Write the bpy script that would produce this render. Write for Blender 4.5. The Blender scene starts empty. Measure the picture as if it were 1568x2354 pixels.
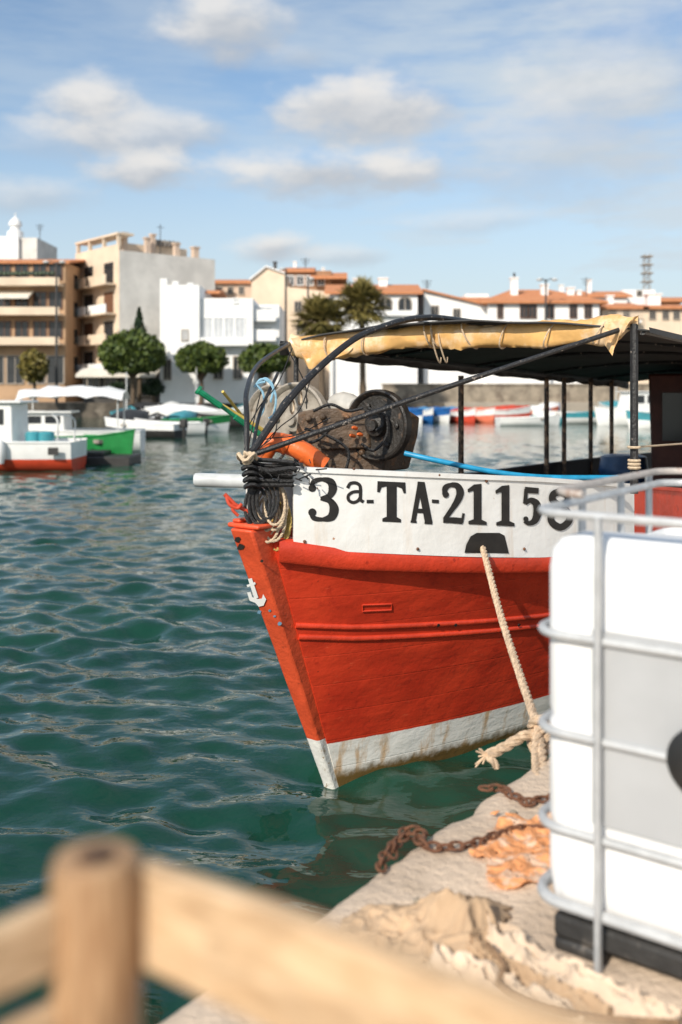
import bpy, bmesh, math, random
import numpy as np
from mathutils import Vector, Matrix, noise
random.seed(7); np.random.seed(7)
F=2289.; CX=784.; HY=893.; ZC=2.45
sc=bpy.context.scene; C=sc.collection
sc.view_settings.view_transform='Standard'; sc.view_settings.look='None'; sc.view_settings.exposure=0
R=math.radians; PI=math.pi
def at(x,y,Y): return Vector(((x-CX)*Y/F, Y, ZC-(y-HY)*Y/F))
def nz(x,y=0,z=0): return noise.noise(Vector((x,y,z)))

# ------------------------------------------------------------------ materials
def newmat(name):
    m=bpy.data.materials.new(name); m.use_nodes=True
    return m,m.node_tree,m.node_tree.nodes['Principled BSDF']
def mth(nt,op,a,b=None,c=None,clamp=False):
    n=nt.nodes.new('ShaderNodeMath'); n.operation=op; n.use_clamp=clamp
    for i,x in enumerate((a,b,c)):
        if x is None: continue
        if isinstance(x,(int,float)): n.inputs[i].default_value=x
        else: nt.links.new(x,n.inputs[i])
    return n.outputs[0]
def mix(nt,f,a,b,bt='MIX'):
    n=nt.nodes.new('ShaderNodeMix'); n.data_type='RGBA'; n.blend_type=bt
    for i,x in ((0,f),(6,a),(7,b)):
        if isinstance(x,(int,float)): n.inputs[i].default_value=x
        elif isinstance(x,tuple): n.inputs[i].default_value=(x[0],x[1],x[2],1)
        else: nt.links.new(x,n.inputs[i])
    return n.outputs[2]
def nse(nt,vec,scale,detail=5,rough=.55):
    n=nt.nodes.new('ShaderNodeTexNoise'); n.inputs['Scale'].default_value=scale
    n.inputs['Detail'].default_value=detail; n.inputs['Roughness'].default_value=rough
    nt.links.new(vec,n.inputs['Vector']); return n.outputs['Fac']
def ss(nt,v,a,b):
    n=nt.nodes.new('ShaderNodeMapRange'); n.interpolation_type='SMOOTHSTEP'
    nt.links.new(v,n.inputs['Value']); n.inputs['From Min'].default_value=a; n.inputs['From Max'].default_value=b
    return n.outputs['Result']
def mapping(nt,vec,scale):
    n=nt.nodes.new('ShaderNodeMapping'); n.inputs['Scale'].default_value=scale
    nt.links.new(vec,n.inputs['Vector']); return n.outputs['Vector']
def bumpn(nt,b,h,strength,dist=.02):
    n=nt.nodes.new('ShaderNodeBump'); n.inputs['Strength'].default_value=strength; n.inputs['Distance'].default_value=dist
    nt.links.new(h,n.inputs['Height']); nt.links.new(n.outputs['Normal'],b.inputs['Normal'])
def mat(name,col,rough=.6,var=.2,scale=6.,bump=.0,bscale=40.,metal=0.,col2=None,lo=.55,hi=.68,scale2=4.,stretch=(1,1,1),bdist=.02,spec=.5):
    m,nt,b=newmat(name)
    tc=nt.nodes.new('ShaderNodeTexCoord'); v=mapping(nt,tc.outputs['Object'],stretch)
    f=ss(nt,nse(nt,v,scale,6),.3,.7)
    c=mix(nt,f,tuple(x*(1-var) for x in col),tuple(min(1,x*(1+var*.6)) for x in col))
    if col2:
        f2=ss(nt,nse(nt,v,scale2,8,.65),lo,hi); c=mix(nt,f2,c,col2)
    nt.links.new(c,b.inputs['Base Color'])
    b.inputs['Roughness'].default_value=rough; b.inputs['Metallic'].default_value=metal
    b.inputs['Specular IOR Level'].default_value=spec
    if bump: bumpn(nt,b,nse(nt,v,bscale,6,.6),bump,bdist)
    return m
def leafmat(name,c1,c2):
    m,nt,b=newmat(name)
    g=nt.nodes.new('ShaderNodeNewGeometry')
    nt.links.new(mix(nt,g.outputs['Random Per Island'],c1,c2),b.inputs['Base Color'])
    b.inputs['Roughness'].default_value=.6
    return m
def hullmat():
    m,nt,b=newmat('hull paint')
    tc=nt.nodes.new('ShaderNodeTexCoord'); v=tc.outputs['Object']
    sp=nt.nodes.new('ShaderNodeSeparateXYZ'); nt.links.new(v,sp.inputs[0]); z=sp.outputs[2]
    n1=nse(nt,v,2.5,6); n2=nse(nt,v,14,7,.65)
    red=mix(nt,ss(nt,n1,.3,.7),(.48,.030,.011),(.64,.050,.017))
    red=mix(nt,mth(nt,'MULTIPLY',ss(nt,n2,.54,.70),.5),red,(.34,.019,.009))
    red=mix(nt,mth(nt,'MULTIPLY',ss(nt,nse(nt,mapping(nt,v,(2,2,9)),5,7,.7),.60,.70),.5),red,(.74,.14,.06))
    red=mix(nt,mth(nt,'MULTIPLY',ss(nt,nse(nt,v,30,6,.7),.64,.72),.85),red,(.14,.018,.011))
    vs=mapping(nt,v,(9,9,.9)); rs=ss(nt,nse(nt,vs,1.0,6,.62),.50,.66)
    wh=mix(nt,ss(nt,n1,.3,.7),(.80,.77,.71),(.90,.88,.84))
    wh=mix(nt,mth(nt,'MULTIPLY',rs,.75),wh,(.52,.28,.08))
    wh=mix(nt,mth(nt,'MULTIPLY',ss(nt,nse(nt,v,6,7,.7),.58,.68),.35),wh,(.52,.46,.38))
    gr=ss(nt,mth(nt,'ADD',z,mth(nt,'MULTIPLY',mth(nt,'SUBTRACT',n2,.5),.12)),.10,.025)
    wh=mix(nt,gr,wh,(.17,.10,.03))
    e=ss(nt,mth(nt,'ADD',z,mth(nt,'MULTIPLY',mth(nt,'SUBTRACT',n2,.5),.012)),.262,.268)
    nt.links.new(mix(nt,e,wh,red),b.inputs['Base Color'])
    b.inputs['Roughness'].default_value=.40
    fr=mth(nt,'FRACT',mth(nt,'MULTIPLY',z,5.3))
    seam=ss(nt,mth(nt,'ABSOLUTE',mth(nt,'SUBTRACT',fr,.5)),.0,.03)
    h=mth(nt,'ADD',mth(nt,'MULTIPLY',nse(nt,mapping(nt,v,(1,1,2)),4,5,.5),1.),mth(nt,'MULTIPLY',seam,.08))
    h=mth(nt,'ADD',h,mth(nt,'MULTIPLY',nse(nt,v,40,4),.14))
    bumpn(nt,b,h,.42,.03)
    return m
def bulmat():
    m,nt,b=newmat('bulwark paint')
    tc=nt.nodes.new('ShaderNodeTexCoord'); v=tc.outputs['Object']
    n1=nse(nt,v,3,5)
    wh=mix(nt,ss(nt,n1,.3,.7),(.74,.72,.68),(.84,.83,.80))
    rs=ss(nt,nse(nt,mapping(nt,v,(9,9,.8)),1.2,6,.6),.55,.74)
    wh=mix(nt,mth(nt,'MULTIPLY',rs,.35),wh,(.60,.42,.26))
    wh=mix(nt,ss(nt,nse(nt,v,16,6,.7),.68,.74),wh,(.40,.17,.07))
    nt.links.new(wh,b.inputs['Base Color']); b.inputs['Roughness'].default_value=.45
    bumpn(nt,b,nse(nt,v,12,6),.25,.02)
    return m
def watermat():
    m,nt,b=newmat('harbour water')
    g=nt.nodes.new('ShaderNodeNewGeometry'); v=g.outputs['Position']
    f=ss(nt,nse(nt,v,.25,3),.3,.7)
    nt.links.new(mix(nt,f,(.005,.036,.025),(.010,.055,.035)),b.inputs['Base Color'])
    b.inputs['Roughness'].default_value=.04; b.inputs['IOR'].default_value=1.33
    h=mth(nt,'ADD',nse(nt,mapping(nt,v,(1,1.5,1)),2.8,3,.5),mth(nt,'MULTIPLY',nse(nt,v,9,2),.12))
    bumpn(nt,b,h,.26,.07)
    return m
def woodmat(name,c1,c2,stretch,rough=.6,dark=.5):
    m,nt,b=newmat(name)
    tc=nt.nodes.new('ShaderNodeTexCoord'); v=mapping(nt,tc.outputs['Object'],stretch)
    f=ss(nt,nse(nt,v,9,7,.6),.32,.68); c=mix(nt,f,c1,c2)
    f3=ss(nt,nse(nt,v,3,4,.6),.42,.62); c=mix(nt,mth(nt,'MULTIPLY',f3,.55),c,tuple(x*.6 for x in c1))
    f2=ss(nt,nse(nt,tc.outputs['Object'],14,4),.60,.72)
    c=mix(nt,mth(nt,'MULTIPLY',f2,dark),c,tuple(x*.4 for x in c1))
    nt.links.new(c,b.inputs['Base Color']); b.inputs['Roughness'].default_value=rough
    bumpn(nt,b,f,.3,.004); return m
def tilemat(name,c1,c2):
    m,nt,b=newmat(name)
    tc=nt.nodes.new('ShaderNodeTexCoord'); v=tc.outputs['Object']
    c=mix(nt,ss(nt,nse(nt,v,3,6,.7),.3,.7),c1,c2)
    w=nt.nodes.new('ShaderNodeTexWave'); w.inputs['Scale'].default_value=1.4; w.inputs['Distortion'].default_value=.5
    nt.links.new(v,w.inputs['Vector'])
    c=mix(nt,mth(nt,'MULTIPLY',w.outputs['Fac'],.35),c,tuple(x*.55 for x in c1))
    nt.links.new(c,b.inputs['Base Color']); b.inputs['Roughness'].default_value=.8
    bumpn(nt,b,w.outputs['Fac'],.6,.08); return m
M={}
M['hull']=hullmat(); M['bul']=bulmat(); M['water']=watermat()
M['stem']=mat('stem paint',(.68,.085,.028),.45,.18,5,.35,22,col2=(.42,.055,.02),lo=.60,hi=.69,scale2=9)
M['red']=mat('red rail paint',(.60,.048,.017),.42,.2,5,.35,18,col2=(.38,.026,.01),lo=.60,hi=.71,scale2=10)
M['redboot']=mat('stem foot paint',(.82,.80,.75),.5,.15,5,.3,30,col2=(.36,.27,.17),lo=.57,hi=.68,scale2=14)
M['black']=mat('black letters and dark openings',(.016,.014,.012),.6,.3,20)
M['white']=mat('white enamel',(.84,.83,.80),.45,.06,8)
M['chip']=mat('chipped pale blue paint',(.16,.30,.42),.6,.3,20)
M['tubeblk']=mat('black weathered tube',(.018,.017,.017),.38,.3,20,.4,70,col2=(.38,.32,.27),lo=.60,hi=.67,scale2=26)
M['rustpost']=mat('rusty post',(.10,.066,.045),.6,.4,12,.4,60,col2=(.36,.22,.13),lo=.46,hi=.60,scale2=12)
M['canopy']=mat('dark canopy cloth',(.055,.054,.053),.75,.25,3,.3,14)
M['yellow']=mat('ochre tarpaulin',(.72,.42,.15),.38,.2,5,.3,10,col2=(.80,.58,.36),lo=.46,hi=.64,scale2=4)
M['bluerope']=mat('pale blue cord',(.25,.46,.60),.8,.2,60)
M['cord']=mat('beige cord',(.58,.45,.31),.85,.25,60,.3,200)
M['rope']=mat('tan mooring rope',(.64,.47,.32),.9,.3,40,.5,220)
M['blackrubber']=mat('black tarry rope',(.013,.012,.012),.45,.4,30,.6,90)
M['haul']=mat('rusty brown steel',(.105,.068,.042),.5,.4,8,.5,40,col2=(.22,.11,.05),lo=.5,hi=.64,scale2=9)
M['drum']=mat('grey scuffed steel',(.33,.29,.24),.5,.3,9,.4,40,col2=(.20,.15,.10),lo=.54,hi=.7,scale2=7)
M['drumblk']=mat('black wheel',(.030,.026,.022),.42,.4,12,.4,50,col2=(.14,.09,.06),lo=.56,hi=.68,scale2=14)
M['greyplastic']=mat('grey plastic',(.46,.44,.40),.5,.2,8)
M['orange']=mat('orange plastic',(.78,.15,.030),.35,.15,8,.2,30)
M['greenp']=mat('green paint',(.01,.22,.10),.4,.3,15)
M['palegrey']=mat('pale grey tube',(.55,.57,.57),.4,.15,10)
M['bluepipe']=mat('blue plastic pipe',(.02,.28,.50),.35,.2,14)
M['bluebarrel']=mat('blue barrel plastic',(.03,.09,.21),.4,.2,10)
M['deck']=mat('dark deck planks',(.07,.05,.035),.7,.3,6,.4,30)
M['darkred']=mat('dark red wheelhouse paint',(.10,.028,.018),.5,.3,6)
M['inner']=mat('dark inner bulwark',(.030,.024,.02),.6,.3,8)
M['conc']=mat('quay concrete',(.68,.53,.395),.9,.2,2.2,.8,26,col2=(.52,.40,.29),lo=.50,hi=.72,scale2=7,bdist=.02)
M['ibc']=mat('white tank plastic',(.82,.82,.815),.38,.03,4,.06,6)
M['cage']=mat('galvanised tube',(.47,.48,.485),.45,.12,20,metal=.15)
M['cagerust']=mat('stained cage tube',(.46,.41,.37),.6,.2,12,col2=(.32,.22,.17),lo=.55,hi=.68,scale2=12)
M['plate']=mat('grey plate',(.40,.41,.42),.45,.06,5)
M['pallet']=mat('black plastic pallet',(.030,.029,.028),.6,.3,12,.3,60,col2=(.16,.14,.12),lo=.58,hi=.72,scale2=14)
M['blkplastic']=mat('black cap',(.02,.02,.02),.45,.2,20)
M['rust']=mat('rusty chain iron',(.25,.105,.052),.85,.5,40,.6,160,col2=(.11,.055,.034),lo=.45,hi=.62,scale2=40)
M['burlap']=mat('sun bleached canvas',(.50,.345,.215),.9,.15,4,.15,90,col2=(.38,.255,.155),lo=.54,hi=.72,scale2=5)
M['burlap2']=mat('pale canvas strip',(.68,.53,.39),.9,.15,5,.15,90,col2=(.52,.38,.26),lo=.56,hi=.72,scale2=8)
M['net']=mat('faded orange net',(.82,.35,.14),.8,.3,30,.4,90,col2=(.74,.52,.37),lo=.48,hi=.60,scale2=14)
M['wood']=woodmat('pale pine',(.52,.34,.19),(.70,.50,.31),(3,14,14))
M['woodpost']=woodmat('round pine post',(.33,.18,.085),(.52,.33,.18),(14,14,2))
M['endgrain']=mat('dark end grain',(.10,.05,.025),.8,.5,40,.4,80)
# far
M['tan']=mat('tan plaster',(.46,.295,.175),.85,.15,.6); M['cream']=mat('cream plaster',(.74,.59,.44),.85,.12,.5)
M['offw']=mat('off white plaster',(.68,.65,.60),.85,.14,.5,col2=(.55,.53,.49),lo=.5,hi=.7,scale2=.4)
M['wht']=mat('white plaster',(.84,.83,.81),.8,.06,.6); M['pinkw']=mat('rosy plaster',(.62,.47,.36),.85,.12,.5)
M['brown']=mat('brown plaster',(.32,.18,.10),.85,.15,.5)
M['tile']=tilemat('terracotta tiles',(.58,.21,.085),(.70,.31,.14))
M['glass']=mat('dark window glass',(.035,.038,.042),.15,.3,.8); M['frame']=mat('window frame',(.40,.34,.28),.6,.1,2)
M['shut']=mat('brown shutter',(.17,.08,.045),.6,.2,3); M['shutl']=mat('pale shutter',(.52,.54,.56),.6,.1,3)
M['awn']=mat('cream awning',(.76,.70,.60),.8,.1,2); M['rail']=mat('balcony rail',(.30,.26,.22),.6,.2,3)
M['darkshop']=mat('dark shopfront',(.05,.045,.04),.5,.4,1.2)  # near-black colour for shop fronts and ground-floor openings
M['stone']=mat('sea wall stone',(.30,.25,.19),.9,.3,1.2,.5,5,col2=(.16,.125,.095),lo=.5,hi=.65,scale2=.8)
M['dstone']=mat('shadow darkened quay stone',(.11,.092,.072),.9,.4,1.,.5,5,col2=(.21,.18,.145),lo=.55,hi=.68,scale2=.6)  # shadow along the far quay wall is mixed into this stone colour
M['prom']=mat('promenade paving',(.36,.31,.25),.9,.15,.7); M['land']=mat('land',(.22,.18,.13),.9,.2,.02)
M['bark']=mat('bark',(.12,.085,.055),.9,.3,6,.5,20)
M['lf1']=leafmat('topiary leaves',(.024,.050,.008),(.11,.145,.020)); M['lf2']=leafmat('dark leaves',(.012,.030,.014),(.035,.06,.022))
M['lf3']=leafmat('yellowish leaves',(.09,.08,.015),(.22,.17,.035)); M['palm']=leafmat('palm leaves',(.085,.075,.018),(.27,.215,.062))
M['lamp']=mat('dark lamp metal',(.05,.05,.05),.5,.2,4); M['lampw']=mat('pale lamp head',(.6,.6,.58),.5,.1,4)
M['bred']=mat('boat red',(.60,.065,.025),.45,.15,3); M['bgreen']=mat('boat green',(.012,.20,.045),.45,.15,3); M['bblue']=mat('boat cover blue',(.012,.12,.38),.6,.4,1.5)
M['bblue2']=mat('boat cover pale blue',(.07,.28,.55),.6,.3,1.5); M['bcoverred']=mat('boat cover red',(.62,.07,.035),.6,.35,1.5); M['bcoral']=mat('boat cover coral',(.74,.20,.11),.6,.3,1.5)
M['bwhite']=mat('boat white',(.82,.81,.78),.45,.06,3); M['bdark']=mat('boat dark',(.03,.028,.026),.6,.3,3)
M['bteal']=mat('boat teal',(.05,.28,.33),.5,.2,3)

# ------------------------------------------------------------------ mesh builder
def frames(pts):
    n=len(pts); T=[]
    for i in range(n):
        a=pts[max(0,i-1)]; b=pts[min(n-1,i+1)]; d=(b-a)
        T.append(d.normalized() if d.length>1e-9 else Vector((0,0,1)))
    up=Vector((0,0,1)) if abs(T[0].z)<.9 else Vector((1,0,0))
    N=[T[0].cross(up).normalized()]
    for i in range(1,n):
        v=N[-1]-T[i]*N[-1].dot(T[i]); N.append(v.normalized() if v.length>1e-6 else N[-1])
    return T,N,[T[i].cross(N[i]) for i in range(n)]
def catm(pts,n=8):
    P=[Vector(p) for p in pts]; P=[P[0]*2-P[1]]+P+[P[-1]*2-P[-2]]; out=[]
    for i in range(1,len(P)-2):
        a,b,c,d=P[i-1:i+3]
        for k in range(n):
            t=k/n; out.append(.5*((2*b)+(c-a)*t+(2*a-5*b+4*c-d)*t*t+(3*b-a-3*c+d)*t**3))
    out.append(P[-2]); return out
class MB:
    def __init__(s): s.v=[];s.f=[];s.m=[]
    def add(s,vs,fs,mi=0):
        o=len(s.v); s.v+=[tuple(v) for v in vs]; s.f+=[tuple(i+o for i in f) for f in fs]; s.m+=[mi]*len(fs); return s
    def box(s,lo,hi,mi=0,mt=None):
        x0,y0,z0=lo;x1,y1,z1=hi
        vs=[Vector(p) for p in ((x0,y0,z0),(x1,y0,z0),(x1,y1,z0),(x0,y1,z0),(x0,y0,z1),(x1,y0,z1),(x1,y1,z1),(x0,y1,z1))]
        if mt: vs=[mt@v for v in vs]
        return s.add(vs,[(0,3,2,1),(4,5,6,7),(0,1,5,4),(1,2,6,5),(2,3,7,6),(3,0,4,7)],mi)
    def tube(s,pts,r,n=8,mi=0,sq=1.,closed=False):
        pts=[Vector(p) for p in pts]; T,N,B=frames(pts); k=len(pts); vs=[];fs=[]
        for i in range(k):
            rr=r[i] if isinstance(r,(list,tuple)) else r
            for j in range(n):
                a=2*PI*j/n; vs.append(pts[i]+N[i]*math.cos(a)*rr+B[i]*math.sin(a)*rr*sq)
        for i in range(k-1):
            for j in range(n):
                fs.append((i*n+j,i*n+(j+1)%n,(i+1)*n+(j+1)%n,(i+1)*n+j))
        if closed:
            for j in range(n): fs.append(((k-1)*n+j,(k-1)*n+(j+1)%n,(j+1)%n,j))
        else: fs+= [tuple(range(n))[::-1],tuple(range((k-1)*n,k*n))]
        return s.add(vs,fs,mi)
    def lathe(s,prof,o,ax,n=24,mi=0):
        o=Vector(o); ax=Vector(ax).normalized(); up=Vector((0,0,1)) if abs(ax.z)<.9 else Vector((1,0,0))
        e1=ax.cross(up).normalized(); e2=ax.cross(e1); vs=[];fs=[]; k=len(prof)
        for r,h in prof:
            for j in range(n):
                a=2*PI*j/n; vs.append(o+ax*h+(e1*math.cos(a)+e2*math.sin(a))*max(r,1e-4))
        for i in range(k-1):
            for j in range(n): fs.append((i*n+j,i*n+(j+1)%n,(i+1)*n+(j+1)%n,(i+1)*n+j))
        fs+=[tuple(range(n))[::-1],tuple(range((k-1)*n,k*n))]
        return s.add(vs,fs,mi)
    def prism(s,poly,ext,mi=0):
        p=[Vector(q) for q in poly]; e=Vector(ext); n=len(p)
        return s.add(p+[q+e for q in p],[tuple(range(n)),tuple(range(n,2*n))[::-1]]+[(i,(i+1)%n,n+(i+1)%n,n+i) for i in range(n)],mi)
    def sweep(s,path,norm,prof,mi=0):
        k=len(prof); vs=[];fs=[]
        for p,nn in zip(path,norm):
            for o,dz in prof: vs.append((p[0]+nn[0]*o,p[1]+nn[1]*o,p[2]+dz))
        for i in range(len(path)-1):
            for j in range(k): fs.append((i*k+j,i*k+(j+1)%k,(i+1)*k+(j+1)%k,(i+1)*k+j))
        fs+=[tuple(range(k))[::-1],tuple(range(len(vs)-k,len(vs)))]
        return s.add(vs,fs,mi)
    def rope(s,pts,r,mi=0,pitch=None):
        pts=[Vector(p) for p in pts]; L=[0]
        for i in range(1,len(pts)): L.append(L[-1]+(pts[i]-pts[i-1]).length)
        n=max(4,int(L[-1]/(r*.7))); q=[]; j=0
        for i in range(n+1):
            d=L[-1]*i/n
            while j<len(pts)-2 and L[j+1]<d: j+=1
            t=(d-L[j])/max(1e-9,L[j+1]-L[j]); q.append(pts[j].lerp(pts[j+1],t))
        T,N,B=frames(q); pitch=pitch or r*7
        for k in range(3):
            st=[]
            for i in range(n+1):
                a=2*PI*(k/3+L[-1]*i/n/pitch); st.append(q[i]+(N[i]*math.cos(a)+B[i]*math.sin(a))*r*.5)
            s.tube(st,r*.56,6,mi)
        return s
    def build(s,name,mats,parent=None,smooth=40,bevel=0,loc=None):
        me=bpy.data.meshes.new(name); me.from_pydata(s.v,[],s.f)
        if not isinstance(mats,(list,tuple)): mats=[mats]
        for m in mats: me.materials.append(m)
        me.polygons.foreach_set('material_index',s.m)
        b=bmesh.new(); b.from_mesh(me); bmesh.ops.recalc_face_normals(b,faces=b.faces); b.to_mesh(me); b.free()
        if smooth:
            me.polygons.foreach_set('use_smooth',[True]*len(me.polygons)); me.set_sharp_from_angle(angle=R(smooth))
        o=bpy.data.objects.new(name,me); C.objects.link(o)
        if parent: o.parent=parent
        if loc: o.location=loc
        if bevel:
            md=o.modifiers.new('bevel','BEVEL'); md.width=bevel; md.segments=2; md.limit_method='ANGLE'; md.angle_limit=R(40)
        return o
def tag(o,label,cat,group=None):
    o['label']=label; o['category']=cat
    if group: o['group']=group
    return o
def thing(name,label,cat,loc=(0,0,0),rz=0,group=None):
    o=bpy.data.objects.new(name,None); C.objects.link(o); o.location=loc; o.rotation_euler=(0,0,rz); o.empty_display_size=.2
    return tag(o,label,cat,group)
def struct(o): o['kind']='structure'; return o

# ------------------------------------------------------------------ camera, sun, world
cam=bpy.data.cameras.new('camera'); co=bpy.data.objects.new('camera',cam); C.objects.link(co)
co.location=(0,0,ZC); co.rotation_euler=(R(90),0,0)
cam.sensor_fit='VERTICAL'; cam.sensor_height=36; cam.sensor_width=24; cam.lens=35
cam.shift_y=-(1177-HY)/2354.; cam.clip_start=.05; cam.clip_end=8000
cam.dof.use_dof=True; cam.dof.focus_distance=5.9; cam.dof.aperture_fstop=1.65
sc.camera=co
SEL=R(34); SH=Vector((-.50,-.866))
S=Vector((SH.x*math.cos(SEL),SH.y*math.cos(SEL),math.sin(SEL))).normalized()
sl=bpy.data.lights.new('sun','SUN'); so=bpy.data.objects.new('sun',sl); C.objects.link(so)
sl.energy=4.6; sl.angle=R(.5); sl.color=(1,.925,.81); so.rotation_euler=(-S).to_track_quat('-Z','Y').to_euler(); so.location=(-20,-20,30)
w=bpy.data.worlds.new('World'); sc.world=w; w.use_nodes=True; nt=w.node_tree
bg=nt.nodes['Background']; bg.inputs['Strength'].default_value=.14
sky=nt.nodes.new('ShaderNodeTexSky'); sky.sky_type='NISHITA'; sky.sun_disc=False; sky.sun_elevation=SEL
sky.sun_rotation=math.atan2(SH.x,SH.y)%(2*PI); sky.dust_density=1.; sky.ozone_density=1.1; sky.air_density=1.
tc=nt.nodes.new('ShaderNodeTexCoord'); sp=nt.nodes.new('ShaderNodeSeparateXYZ'); nt.links.new(tc.outputs['Generated'],sp.inputs[0])
az=mth(nt,'ARCTAN2',sp.outputs[0],sp.outputs[1]); el=mth(nt,'ARCSINE',sp.outputs[2])
cb=nt.nodes.new('ShaderNodeCombineXYZ'); nt.links.new(az,cb.inputs[0]); nt.links.new(mth(nt,'MULTIPLY',el,2.0),cb.inputs[1])
nA=nse(nt,cb.outputs[0],13,8,.56); nB=nse(nt,cb.outputs[0],5.5,5,.5)
wv=mapping(nt,cb.outputs[0],(1,2.4,1)); nC=nse(nt,wv,4.,7,.58)
col=mix(nt,1.,sky.outputs[0],(1.0,1.06,1.08),'MULTIPLY')
veil=mth(nt,'MULTIPLY',ss(nt,nC,.32,.64),.85)
veil=mth(nt,'MULTIPLY',veil,mth(nt,'ADD',.42,mth(nt,'MULTIPLY',ss(nt,az,-.22,.26),.58)))
veil=mth(nt,'MAXIMUM',veil,mth(nt,'MULTIPLY',ss(nt,el,.30,.04),.75))
col=mix(nt,veil,col,(4.5,5.05,5.45))
CL=[(510,60,140,75,.85),(205,235,105,58,.85),(315,300,210,58,.75),(860,255,260,76,.92),(720,235,130,48,.6),(335,392,125,42,.9),(740,402,330,54,.92),(930,390,120,40,.6),(630,572,90,36,.9),(770,590,130,24,.5),(60,450,140,45,.5),(700,130,90,30,.3),(1250,330,360,140,.4),(1450,160,300,140,.35),(120,330,160,50,.3),(1100,510,200,30,.4)]
for (x,y,rx,ry,op) in CL:
    a0=math.atan((x-CX)/F); e0=math.atan((HY-y)/math.hypot(F,x-CX)); ra=rx/F*1.3; re=ry/F*1.4
    du=mth(nt,'DIVIDE',mth(nt,'SUBTRACT',az,a0),ra); dv=mth(nt,'DIVIDE',mth(nt,'SUBTRACT',el,e0),re)
    r=mth(nt,'SQRT',mth(nt,'ADD',mth(nt,'MULTIPLY',du,du),mth(nt,'MULTIPLY',dv,dv)))
    d=mth(nt,'ADD',mth(nt,'SUBTRACT',1.,r),mth(nt,'ADD',mth(nt,'MULTIPLY',mth(nt,'SUBTRACT',nA,.5),1.7),mth(nt,'MULTIPLY',mth(nt,'SUBTRACT',nB,.5),1.1)))
    k=mth(nt,'MULTIPLY',ss(nt,d,.0,.85),op)
    sh=ss(nt,mth(nt,'ADD',mth(nt,'SUBTRACT',dv,mth(nt,'MULTIPLY',du,.35)),mth(nt,'MULTIPLY',mth(nt,'SUBTRACT',nA,.5),2.)),-.5,.6)
    col=mix(nt,k,col,mix(nt,sh,(3.6,3.8,4.1),(6.1,5.95,5.75)))
nt.links.new(col,bg.inputs['Color'])

# ------------------------------------------------------------------ water, land, quays
ys=[-4.]
while ys[-1]<70: ys.append(ys[-1]+max(.035,.005*abs(ys[-1])))
ys=np.array(ys); cs=np.linspace(-1,1,500)
YY=np.repeat(ys[:,None],len(cs),1); half=.48*np.maximum(YY,2)+2.8; XX=cs[None,:]*half
Z=np.zeros_like(XX); spc=np.maximum(half*2/500,.005*YY)
rng=np.random.RandomState(3)
for i in range(80):
    lam=.20*(1.05/.20)**rng.rand(); th=R(74)+rng.randn()*R(42); k=2*PI/lam
    am=.0028*(lam/.5)**.85*(.5+1.*rng.rand())
    at_=np.clip((lam/spc-2.5)/3,0,1)
    Z+=am*at_*np.sin(k*(XX*np.cos(th)+YY*np.sin(th))+rng.rand()*6.28+1.1*np.sin(XX*1.1+i)+1.1*np.sin(YY*.8+2*i))
fade=np.clip((1-np.abs(cs))*12,0,1)[None,:]*np.clip((70-YY)/15,0,1)
patch=.8+.4*np.sin(XX*.45+1.3*np.sin(YY*.31))*np.sin(YY*.4+1)
Z*=fade*patch
nr,ncc=XX.shape; V=np.stack([XX,YY,Z],-1).reshape(-1,3)
idx=np.arange(nr*ncc).reshape(nr,ncc); Q=np.stack([idx[:-1,:-1],idx[:-1,1:],idx[1:,1:],idx[1:,:-1]],-1).reshape(-1,4)
nv=len(V); V=np.vstack([V,[[-4000,-4000,-.07],[4000,-4000,-.07],[4000,6000,-.07],[-4000,6000,-.07]]]); Q=np.vstack([Q,[[nv,nv+1,nv+2,nv+3]]])
me=bpy.data.meshes.new('water'); me.from_pydata(V.tolist(),[],Q.tolist()); me.polygons.foreach_set('use_smooth',[True]*len(me.polygons)); me.materials.append(M['water'])
wo=bpy.data.objects.new('water',me); C.objects.link(wo); struct(wo)

m=MB(); m.box((-900,92,-2),(1200,5000,1.17)); struct(m.build('land',M['land'],smooth=0))
m=MB(); m.box((-120,86.5,-2),(9,100,1.2)); struct(m.build('far_quay',M['dstone'],smooth=0,bevel=.05))
m=MB(); m.box((9,88,-2),(160,100,1.2)); struct(m.build('beach_promenade',M['prom'],smooth=0,bevel=.05))

A=Vector((.6,.8,0)); P=Vector((.8,-.6,0)); E0=Vector((-.075,2.69,0))-P*.065
tv=list(np.arange(-7,-3,.5))+list(np.arange(-3,5,.05))+list(np.arange(5,40,1.))
prof=[(0,-2.),(0,.55),(0,.88),(.008,.955),(.03,.985),(.07,1.0)]+[(x,1.) for x in list(np.arange(.12,3.5,.07))]+[(5,1.),(9,1.),(16,1.)]
vs=[];fs=[];k=len(prof)
for t in tv:
    for j,(o,z) in enumerate(prof):
        e=.018*nz(t*2.3,1.5)+.012*nz(t*9,4)
        chip=max(0,nz(t*5,z*6,9)-.2)*.07 if 1<j<6 else 0
        p=E0+A*t+P*(o+(e+chip if j<8 else 0))
        zz=z+(.006*nz(p.x*3,p.y*3)+.005*nz(p.x*11,p.y*11) if j>=4 else 0)
        vs.append((p.x,p.y,zz))
for i in range(len(tv)-1):
    for j in range(k-1): fs.append((i*k+j,i*k+j+1,(i+1)*k+j+1,(i+1)*k+j))
m=MB(); m.add(vs,fs); struct(m.build('quay',M['conc'],smooth=60))
def onq(x,y,z=1.0): return at(x,y,F*(ZC-z)/(y-HY))

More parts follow.
